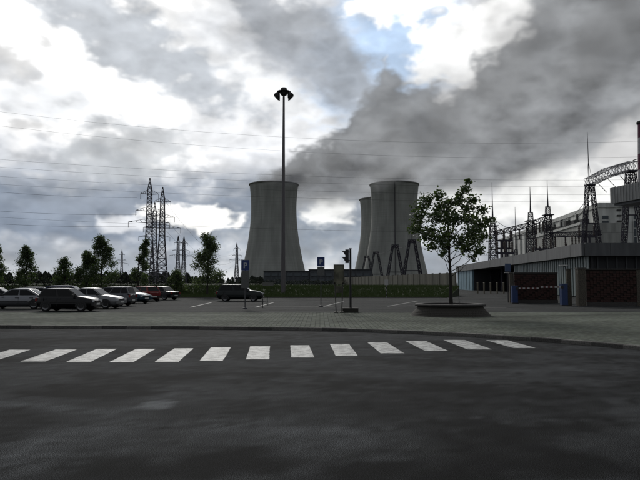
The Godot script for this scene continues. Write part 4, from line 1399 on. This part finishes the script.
# ------------------------------------------------------------------ cars
func car(label: String, at: Vector3, turn: float, kind: String, paint: Color, L: float, W: float, H: float, metallic := 0.3) -> void:
	var o := thing("parked_car", label, "car", at, turn, "parked cars")
	var body := StandardMaterial3D.new()
	body.resource_name = "car_paint_" + str(o.name)
	body.albedo_color = paint
	body.roughness = 0.32
	body.metallic = metallic
	body.clearcoat_enabled = true
	body.clearcoat = 0.3
	body.metallic_specular = 0.35
	body.clearcoat_roughness = 0.08
	var glass := mat("car_glass", lin(0.008, 0.009, 0.010), 0.06)
	glass.metallic_specular = 0.3
	var black := mat("car_black_trim", lin(0.015, 0.015, 0.016), 0.6)
	var tyre := mat("tyre_rubber", lin(0.014, 0.014, 0.014), 0.85)
	var rim := mat("wheel_rim", lin(0.22, 0.22, 0.225), 0.4, "", 1.0, 0.6)
	var lamp := mat("headlight_glass", lin(0.55, 0.56, 0.57), 0.1)
	var red := mat("tail_light_red", lin(0.22, 0.012, 0.012), 0.2)
	var hl := L * 0.5
	var hw := W * 0.5
	var belt := H * 0.635
	# greenhouse corners along the length: rear foot, rear roof, front roof, front foot
	var gh := [-hl + 0.10, -hl + 0.42, hl - L * 0.445, hl - L * 0.275]
	if kind == "sedan": gh = [-hl + L * 0.17, -hl + L * 0.30, hl - L * 0.45, hl - L * 0.29]
	elif kind == "wagon": gh = [-hl + 0.06, -hl + 0.26, hl - L * 0.46, hl - L * 0.31]
	elif kind == "liftback": gh = [-hl + L * 0.10, -hl + L * 0.29, hl - L * 0.45, hl - L * 0.28]
	elif kind == "suv": gh = [-hl + 0.12, -hl + 0.50, hl - L * 0.43, hl - L * 0.27]
	var ground := 0.20 if kind != "suv" else 0.27
	var top := func(x: float) -> float:
		if x > gh[3]: return lerpf(belt, belt * 0.80, pow((x - gh[3]) / (hl - gh[3]), 1.4))
		if x < gh[0]: return lerpf(belt * 1.01, belt * 0.97, (gh[0] - x) / maxf(0.01, gh[0] + hl))
		return belt
	var rings := []
	var ns := 18
	for k in ns + 1:
		var s := -1.0 + 2.0 * k / ns
		var x := hl * (s if absf(s) < 0.8 else signf(s) * (0.8 + (absf(s) - 0.8)))
		var ends := 1.0 - 0.13 * pow(absf(s), 8.0) - 0.04 * s * s
		var w := hw * ends
		var yt: float = top.call(x)
		var yb := ground + 0.06 * pow(absf(s), 6.0)
		if k == 0 or k == ns: yt -= 0.10; yb += 0.10; w *= 0.95
		var half := [Vector2(0.0, yb), Vector2(0.80 * w, yb), Vector2(0.96 * w, yb + 0.10), Vector2(w, lerpf(yb, yt, 0.42)), Vector2(0.985 * w, lerpf(yb, yt, 0.72)), Vector2(0.93 * w, yt - 0.04), Vector2(0.86 * w, yt), Vector2(0.0, yt + 0.035)]
		var ring := []
		for p in half: ring.append(Vector3(x, p.y, -p.x))
		for j in range(half.size() - 2, 0, -1): ring.append(Vector3(x, half[j].y, half[j].x))
		rings.append(ring)
	var m := MB.new()
	m.loft(rings, true, true)
	part("body", m, body, o)
	# cabin shell in body colour
	var wb := hw * 0.87
	var wr := hw * 0.69
	var roof := H - 0.05
	var P := func(x: float, y: float, z: float) -> Vector3: return Vector3(x, y, z)
	m = MB.new()
	var b0 := belt - 0.02
	for s in [-1.0, 1.0]:
		var q := [Vector3(gh[0], b0, s * wb), Vector3(gh[3], b0, s * wb), Vector3(gh[2], roof, s * wr), Vector3(gh[1], roof, s * wr)]
		if s > 0: m.quad(q[0], q[1], q[2], q[3])
		else: m.quad(q[1], q[0], q[3], q[2])
	m.quad(Vector3(gh[3], b0, wb), Vector3(gh[3], b0, -wb), Vector3(gh[2], roof, -wr), Vector3(gh[2], roof, wr))
	m.quad(Vector3(gh[0], b0, -wb), Vector3(gh[0], b0, wb), Vector3(gh[1], roof, wr), Vector3(gh[1], roof, -wr))
	part("cabin_frame", m, body, o)
	var rr := []
	for k in 9:
		var t := k / 8.0
		var x: float = lerpf(gh[1] - 0.03, gh[2] + 0.03, t)
		var crown := 0.055 * (1.0 - pow(2.0 * t - 1.0, 4.0))
		var ring := []
		for j in 9:
			var u := 2.0 * j / 8.0 - 1.0
			ring.append(Vector3(x, roof + crown * (1.0 - 0.75 * u * u) - 0.012, -u * (wr + 0.015)))
		rr.append(ring)
	m = MB.new()
	m.loft(rr, false, false)
	part("roof", m, body, o)
	# glass set a little proud of the frames
	var face := func(a: Vector3, b: Vector3, c: Vector3, d: Vector3, mg: float, mt: float, name_: String) -> void:
		var nn := (b - a).cross(d - a).normalized() * 0.007
		var f := MB.new()
		var pt := func(uu: float, vv: float) -> Vector3: return a.lerp(b, uu).lerp(d.lerp(c, uu), vv) + nn
		f.quad(pt.call(mg, mt), pt.call(1.0 - mg, mt), pt.call(1.0 - mg, 1.0 - mt), pt.call(mg, 1.0 - mt))
		part(name_, f, glass, o)
	face.call(Vector3(gh[3], b0 + 0.03, wb), Vector3(gh[3], b0 + 0.03, -wb), Vector3(gh[2], roof, -wr), Vector3(gh[2], roof, wr), 0.05, 0.05, "windshield")
	face.call(Vector3(gh[0], b0 + 0.03, -wb), Vector3(gh[0], b0 + 0.03, wb), Vector3(gh[1], roof, wr), Vector3(gh[1], roof, -wr), 0.09, 0.09, "rear_window")
	var cuts := [0.05, 0.47, 0.53, 0.95]
	if kind == "wagon" or kind == "suv": cuts = [0.03, 0.24, 0.27, 0.58, 0.62, 0.96]
	elif kind == "liftback" or kind == "sedan": cuts = [0.10, 0.50, 0.54, 0.95]
	for s in [-1.0, 1.0]:
		for k in range(0, cuts.size(), 2):
			var u0: float = cuts[k]
			var u1: float = cuts[k + 1]
			var bt := func(u: float) -> Vector3: return Vector3(lerpf(gh[0], gh[3], u), b0 + 0.05, s * (wb - 0.006))
			var tp := func(u: float) -> Vector3: return Vector3(lerpf(gh[1], gh[2], u), roof - 0.05, s * (wr + 0.03))
			if s > 0: face.call(bt.call(u0), bt.call(u1), tp.call(u1), tp.call(u0), 0.0, 0.02, "side_window")
			else: face.call(bt.call(u1), bt.call(u0), tp.call(u0), tp.call(u1), 0.0, 0.02, "side_window")
	# wheels in dark arches
	var wrad := 0.30 if kind != "suv" else 0.34
	for x in [-hl + L * 0.19, hl - L * 0.20]:
		for s in [-1.0, 1.0]:
			var wy := hw * 0.965
			var arch := MB.new()
			var pts := []
			for k in 13:
				var t := PI * k / 12.0
				pts.append(Vector2(cos(t), sin(t)))
			for k in 12:
				var a := Vector3(x + pts[k].x * (wrad + 0.06), wrad + pts[k].y * (wrad + 0.06), s * (wy + 0.028))
				var b := Vector3(x + pts[k + 1].x * (wrad + 0.06), wrad + pts[k + 1].y * (wrad + 0.06), s * (wy + 0.028))
				var c := Vector3(x, wrad - 0.1, s * (wy + 0.028))
				if s > 0: arch.tri(c, a, b)
				else: arch.tri(c, b, a)
			part("wheel_arch", arch, black, o)
			var wheel := Node3D.new()
			wheel.name = "wheel"
			o.add_child(wheel, true)
			wheel.position = Vector3(x, wrad, s * (wy - 0.06))
			var f := Basis(Vector3.RIGHT, PI / 2 * s)
			var ty := MB.new()
			ty.lathe([[wrad * 0.6, -0.09], [wrad * 0.95, -0.09], [wrad, -0.06], [wrad, 0.07], [wrad * 0.95, 0.10], [wrad * 0.64, 0.105]], 24)
			part("tyre", ty, tyre, wheel, Vector3.ZERO, f)
			var ri := MB.new()
			ri.lathe([[wrad * 0.66, 0.10], [wrad * 0.60, 0.095], [wrad * 0.52, 0.06], [wrad * 0.2, 0.075], [0.0, 0.08]], 20)
			part("rim", ri, rim, wheel, Vector3.ZERO, f)
	# bumpers, lamps, plates, mirrors, handles, sills
	for e in [-1.0, 1.0]:
		m = MB.new()
		m.box(Vector3(e * (hl - 0.03), ground + 0.24, 0), Vector3(0.14, 0.17, W * 0.88))
		part("bumper", m, black if metallic < 0.4 and kind != "suv" else body, o)
		m = MB.new()
		m.box(Vector3(e * (hl + 0.045), ground + 0.25, 0), Vector3(0.012, 0.11, 0.5))
		part("number_plate", m, mat("number_plate", lin(0.6, 0.6, 0.58), 0.5), o)
		for s in [-1.0, 1.0]:
			m = MB.new()
			if e > 0: m.box(Vector3(hl - 0.045, belt * 0.70, s * hw * 0.62), Vector3(0.10, 0.14, 0.34), Basis(Vector3.UP, s * 0.22))
			else: m.box(Vector3(-hl + 0.04, belt * 0.80, s * hw * 0.70), Vector3(0.10, 0.20, 0.24), Basis(Vector3.UP, -s * 0.22))
			part("headlight" if e > 0 else "tail_light", m, lamp if e > 0 else red, o)
	m = MB.new()
	m.box(Vector3(hl - 0.02, belt * 0.68, 0), Vector3(0.08, 0.10, hw * 0.8))
	part("grille", m, black, o)
	for s in [-1.0, 1.0]:
		m = MB.new()
		m.box(Vector3(gh[3] - 0.22, belt + 0.06, s * (hw + 0.07)), Vector3(0.10, 0.13, 0.16))
		part("side_mirror", m, black, o)
		m = MB.new()
		m.box(Vector3(0, ground + 0.30, s * hw * 0.99), Vector3(L * 0.44, 0.055, 0.035))
		part("side_moulding", m, black, o)
		for x in [gh[0] + (gh[3] - gh[0]) * 0.22, gh[0] + (gh[3] - gh[0]) * 0.56]:
			m = MB.new()
			m.box(Vector3(x, belt - 0.13, s * hw * 0.975), Vector3(0.18, 0.035, 0.04))
			part("door_handle", m, black, o)
			m = MB.new()
			m.box(Vector3(x - 0.12, (belt + ground) * 0.5 + 0.02, s * hw * 0.972), Vector3(0.012, belt - ground - 0.2, 0.05))
			part("door_seam", m, black, o)

func build_cars() -> void:
	var y := 0.124
	var silver := lin(0.20, 0.205, 0.22)
	car("silver liftback cut by the left edge, tail towards the black hatchback", Vector3(-20.3, y, -43.2), PI + 0.05, "liftback", silver, 4.4, 1.7, 1.38, 0.7)
	car("silver car mostly hidden behind the leftmost liftback", Vector3(-24.3, y, -48.5), 0.2, "sedan", lin(0.18, 0.18, 0.195), 4.3, 1.68, 1.4, 0.6)
	car("pale silver car seen between the liftback and the black hatchback", Vector3(-21.2, y, -49.2), 0.1, "hatch", lin(0.24, 0.245, 0.25), 3.9, 1.65, 1.44, 0.5)
	car("black hatchback parked nearest, nose to the right", Vector3(-15.45, y, -39.6), -0.04, "hatch", lin(0.004, 0.004, 0.005), 3.55, 1.62, 1.42, 0.1)
	car("dark blue car with only its roof showing over the black hatchback", Vector3(-17.6, y, -45.4), 0.1, "hatch", lin(0.015, 0.022, 0.06), 3.8, 1.66, 1.56, 0.3)
	car("white silver sedan behind the black hatchback, bright windscreen", Vector3(-15.4, y, -43.9), -0.12, "sedan", lin(0.22, 0.225, 0.23), 3.9, 1.66, 1.42, 0.4)
	car("grey estate car with long side windows, tail to the right", Vector3(-16.0, y, -48.8), PI - 0.1, "wagon", lin(0.10, 0.105, 0.115), 3.75, 1.68, 1.46, 0.6)
	car("teal blue car between the grey estate and the red car", Vector3(-16.3, y, -54.6), -0.45, "sedan", lin(0.02, 0.05, 0.075), 4.0, 1.66, 1.42, 0.4)
	car("dark red hatchback with bright rear window", Vector3(-16.75, y, -60.8), PI - 0.75, "hatch", lin(0.16, 0.018, 0.018), 3.9, 1.66, 1.46, 0.3)
	car("black sedan at the far end of the row, beside the grass", Vector3(-16.5, y, -66.0), PI - 0.45, "sedan", lin(0.006, 0.006, 0.008), 4.2, 1.68, 1.40, 0.2)
	car("dark green hatchback parked alone beside the blue parking sign", Vector3(-7.5, y, -60.6), 0.0, "hatch", lin(0.006, 0.010, 0.010), 4.3, 1.74, 1.62, 0.2)

# ------------------------------------------------------------------ signs
func glyph(text: String, size: float, material: Material, parent: Node3D, at: Vector3) -> void:
	var t := TextMesh.new()
	t.text = text
	var f := SystemFont.new()
	f.font_names = PackedStringArray(["Droid Sans"])
	f.font_weight = 700
	t.font = f
	t.font_size = 64
	t.pixel_size = size / 64.0
	t.depth = 0.01
	var o := MeshInstance3D.new()
	o.name = "letter"
	o.mesh = t
	o.material_override = material
	parent.add_child(o, true)
	o.position = at

func parking_sign(label: String, at: Vector3, top: float, plate_h: float) -> void:
	var o := thing("parking_sign", label, "sign", at, 0.0, "blue parking signs")
	var steel := mat("sign_pole", lin(0.06, 0.06, 0.065), 0.6)
	var blue := mat("sign_blue", lin(0.012, 0.035, 0.15), 0.5)
	var white := mat("sign_white", lin(0.40, 0.42, 0.46), 0.5)
	var m := MB.new()
	m.tube([Vector3(0, 0, 0), Vector3(0, top, 0)], [0.035, 0.035], 8)
	part("pole", m, steel, o)
	m = MB.new()
	m.lathe([[0.0, -0.02], [0.16, -0.02], [0.16, 0.06], [0.06, 0.10], [0.0, 0.10]], 12)
	part("foot", m, steel, o)
	m = MB.new()
	m.box(Vector3(0, top - 0.34, 0.05), Vector3(0.54, 0.70, 0.03))
	var p := part("plate", m, blue, o)
	glyph("P", 0.52, white, p, Vector3(0, top - 0.36, 0.07))
	m = MB.new()
	m.box(Vector3(0, top - 0.72 - plate_h * 0.5, 0.05), Vector3(0.52, plate_h, 0.025))
	part("notice_plate", m, mat("notice_grey", lin(0.17, 0.175, 0.17), 0.6, "fine", 1.0), o)

func build_signs() -> void:
	parking_sign("blue parking sign with tall grey plate, beside the lone hatchback", Vector3(-5.0, 0.124, -42.9), 3.25, 1.15)
	parking_sign("blue parking sign with short grey plate, left of the info board", Vector3(0.07, 0.124, -46.4), 3.6, 0.6)
	# info board on two legs, seen from behind
	var o := thing("info_board", "olive information board on two splayed legs beside the traffic light", "board", Vector3(1.1, 0.12, -37.3))
	var olive := mat("board_olive", lin(0.15, 0.145, 0.10), 0.7, "blotch", 0.3)
	var frame := mat("board_frame", lin(0.05, 0.048, 0.04), 0.7)
	var m := MB.new()
	m.box(Vector3(0, 2.22, 0), Vector3(0.54, 1.1, 0.06))
	var bd := part("panel", m, olive, o)
	m = MB.new()
	for s in [-1.0, 1.0]:
		m.box(Vector3(s * 0.285, 2.22, 0), Vector3(0.035, 1.16, 0.09))
		m.box(Vector3(0, 2.22 + s * 0.57, 0), Vector3(0.60, 0.035, 0.10))
	part("frame", m, frame, bd)
	m = MB.new()
	m.box(Vector3(0, 1.36, 0.0), Vector3(0.42, 0.42, 0.04))
	part("lower_panel", m, olive, o)
	for s in [-1.0, 1.0]:
		m = MB.new()
		m.bar(Vector3(s * 0.16, 0, 0.0), Vector3(s * 0.235, 1.75, 0), 0.06)
		part("leg", m, frame, o)
		m = MB.new()
		m.box(Vector3(s * 0.16, 0.04, 0), Vector3(0.22, 0.09, 0.34))
		part("foot", m, frame, o)
	# traffic light
	var t := thing("traffic_light", "traffic light on black pole with concrete foot, lamps turned left", "traffic light", Vector3(1.8, 0.12, -37.8))
	var black := mat("signal_black", lin(0.012, 0.012, 0.013), 0.5)
	m = MB.new()
	m.tube([Vector3.ZERO, Vector3(0, 3.72, 0)], [0.065, 0.06], 12)
	part("pole", m, black, t)
	m = MB.new()
	m.box(Vector3(0, 3.75, 0), Vector3(0.14, 0.06, 0.14))
	part("pole_cap", m, black, t)
	m = MB.new()
	m.box(Vector3(-0.02, 0.13, 0), Vector3(0.92, 0.28, 0.7))
	part("foot", m, mat("signal_foot", lin(0.05, 0.048, 0.042), 0.9, "fine", 1.0), t)
	m = MB.new()
	m.box(Vector3(-0.20, 3.30, 0.02), Vector3(0.20, 0.80, 0.30))
	var hs := part("signal_head", m, black, t)
	m = MB.new()
	for yy in [3.05, 3.55]: m.bar(Vector3(-0.06, yy, 0), Vector3(-0.18, yy, 0), 0.05)
	part("bracket", m, black, t)
	for yy in [3.49, 3.12]:
		m = MB.new()
		var rings := []
		for q in [[-0.29, 0.15], [-0.52, 0.15]]:
			var ring := []
			for k in 11:
				var a := PI * (-0.15 + 1.3 * k / 10.0)
				var reach: float = q[0] if q[0] > -0.3 else lerpf(-0.36, -0.54, sin(clampf(a, 0.0, PI)))
				ring.append(Vector3(reach, yy + sin(a) * q[1], cos(a) * q[1] + 0.02))
			rings.append(ring)
		m.loft(rings, false, false)
		part("visor", m, black, hs)
		m = MB.new()
		var lens_rings := []
		for q in [[-0.30, 0.13], [-0.33, 0.10], [-0.345, 0.02]]:
			var ring := []
			for k in 14: ring.append(Vector3(q[0], yy + sin(TAU * k / 14.0) * q[1], 0.02 + cos(TAU * k / 14.0) * q[1]))
			lens_rings.append(ring)
		m.loft(lens_rings, true, true)
		part("lens", m, mat("signal_lens", lin(0.03, 0.02, 0.015), 0.2), hs)
	# white marker board on striped post by the grass
	var k := thing("marker_post", "small white marker board on striped post at the grass edge", "sign", Vector3(7.6, 0.124, -73.4))
	m = MB.new()
	m.tube([Vector3.ZERO, Vector3(0, 1.5, 0)], [0.04, 0.04], 8)
	part("post", m, mat("marker_post", lin(0.22, 0.22, 0.21), 0.7), k)
	for i in 3:
		m = MB.new()
		m.tube([Vector3(0, 0.25 + i * 0.42, 0), Vector3(0, 0.45 + i * 0.42, 0)], [0.045, 0.045], 8)
		part("stripe", m, black, k)
	m = MB.new()
	m.box(Vector3(0, 1.80, 0.03), Vector3(0.42, 0.62, 0.03))
	part("plate", m, mat("marker_white", lin(0.42, 0.42, 0.40), 0.6), k)
	# small plate by the bank and two short posts
	var sp := thing("bank_notice", "small grey notice plate on two posts on the grass bank", "sign", Vector3(-6.4, 0.45, -79.0))
	m = MB.new()
	m.box(Vector3(0, 1.25, 0), Vector3(1.35, 0.42, 0.04))
	part("plate", m, mat("notice_pale", lin(0.22, 0.22, 0.20), 0.6, "fine", 1.0), sp)
	for s in [-0.5, 0.5]:
		m = MB.new()
		m.tube([Vector3(s, -0.2, -0.03), Vector3(s, 1.3, -0.03)], [0.03, 0.03], 6)
		part("post", m, black, sp)
	for i in 2:
		var b := thing("short_post", ["near short dark post beside the white bay line", "far short dark post beside the white bay line"][i], "post", Vector3(-4.0 - 0.05 * i, 0.124, -44.8 - 4.6 * i), 0.0, "short dark posts")
		m = MB.new()
		m.tube([Vector3.ZERO, Vector3(0, 0.62, 0)], [0.035, 0.035], 8)
		part("shaft", m, black, b)
		m = MB.new()
		m.tube([Vector3(0, 0.62, 0), Vector3(0, 0.67, 0)], [0.045, 0.02], 8)
		part("cap", m, black, b)

# ------------------------------------------------------------------ gate
func build_gate() -> void:
	var blue := mat("barrier_blue", lin(0.012, 0.035, 0.12), 0.45)
	var dark := mat("barrier_dark", lin(0.02, 0.02, 0.022), 0.6)
	var white := mat("boom_white", lin(0.45, 0.45, 0.44), 0.5)
	var red := mat("boom_red", lin(0.10, 0.02, 0.02), 0.5)
	for q in [[Vector3(16.35, 0.12, -54.0), 1.45, 1.0, "left blue barrier housing at the gate", 1.72], [Vector3(18.45, 0.12, -48.6), 1.62, -1.0, "right blue barrier housing beside the grey piers", 1.55]]:
		var o := thing("gate_barrier", q[3], "barrier", q[0], 0.0, "gate barriers")
		var m := MB.new()
		m.box(Vector3(0, q[1] * 0.5, 0), Vector3(0.46, q[1], 0.40))
		part("housing", m, blue, o)
		m = MB.new()
		m.box(Vector3(0, q[1] + 0.03, 0), Vector3(0.50, 0.06, 0.44))
		part("cap", m, mat("barrier_cap", lin(0.03, 0.07, 0.18), 0.4), o)
		m = MB.new()
		m.box(Vector3(0, 0.04, 0), Vector3(0.56, 0.08, 0.50))
		part("foot", m, dark, o)
		var y := 1.28 if q[2] > 0 else 1.42
		for k in 9:
			var l: float = q[4] / 9.0
			m = MB.new()
			m.box(Vector3(q[2] * (0.25 + l * (k + 0.5)), y, 0.24), Vector3(l, 0.11, 0.05))
			part("boom_segment", m, white if k % 2 == 0 else red, o)
		m = MB.new()
		m.box(Vector3(q[2] * 0.2, y, 0.22), Vector3(0.2, 0.22, 0.1))
		part("boom_bracket", m, dark, o)
	# lamp arm and blue board on the gate
	var l := thing("gate_lamp", "small white lamp on a curved arm above the right gate pier", "lamp", Vector3(18.7, 0.12, -48.75))
	var m := MB.new()
	m.tube([Vector3.ZERO, Vector3(0, 2.7, 0), Vector3(-0.05, 2.95, 0.05), Vector3(-0.25, 3.05, 0.1)], [0.04, 0.035, 0.03, 0.03], 8)
	part("pole", m, dark, l)
	m = MB.new()
	m.box(Vector3(-0.22, 3.06, 0.1), Vector3(0.62, 0.09, 0.2))
	part("lamp_head", m, mat("lamp_white", lin(0.5, 0.5, 0.48), 0.4), l)
	var s := thing("gate_board", "blue board on a pole with white strip, behind the left barrier", "sign", Vector3(16.7, 0.12, -57.0))
	m = MB.new()
	m.tube([Vector3.ZERO, Vector3(0, 3.4, 0)], [0.04, 0.04], 8)
	part("pole", m, dark, s)
	m = MB.new()
	m.box(Vector3(0, 3.1, 0.06), Vector3(0.5, 0.7, 0.04))
	part("plate", m, mat("board_blue", lin(0.04, 0.07, 0.14), 0.5), s)
	m = MB.new()
	m.box(Vector3(-0.05, 2.66, 0.06), Vector3(0.55, 0.09, 0.05))
	part("strip", m, white, s)
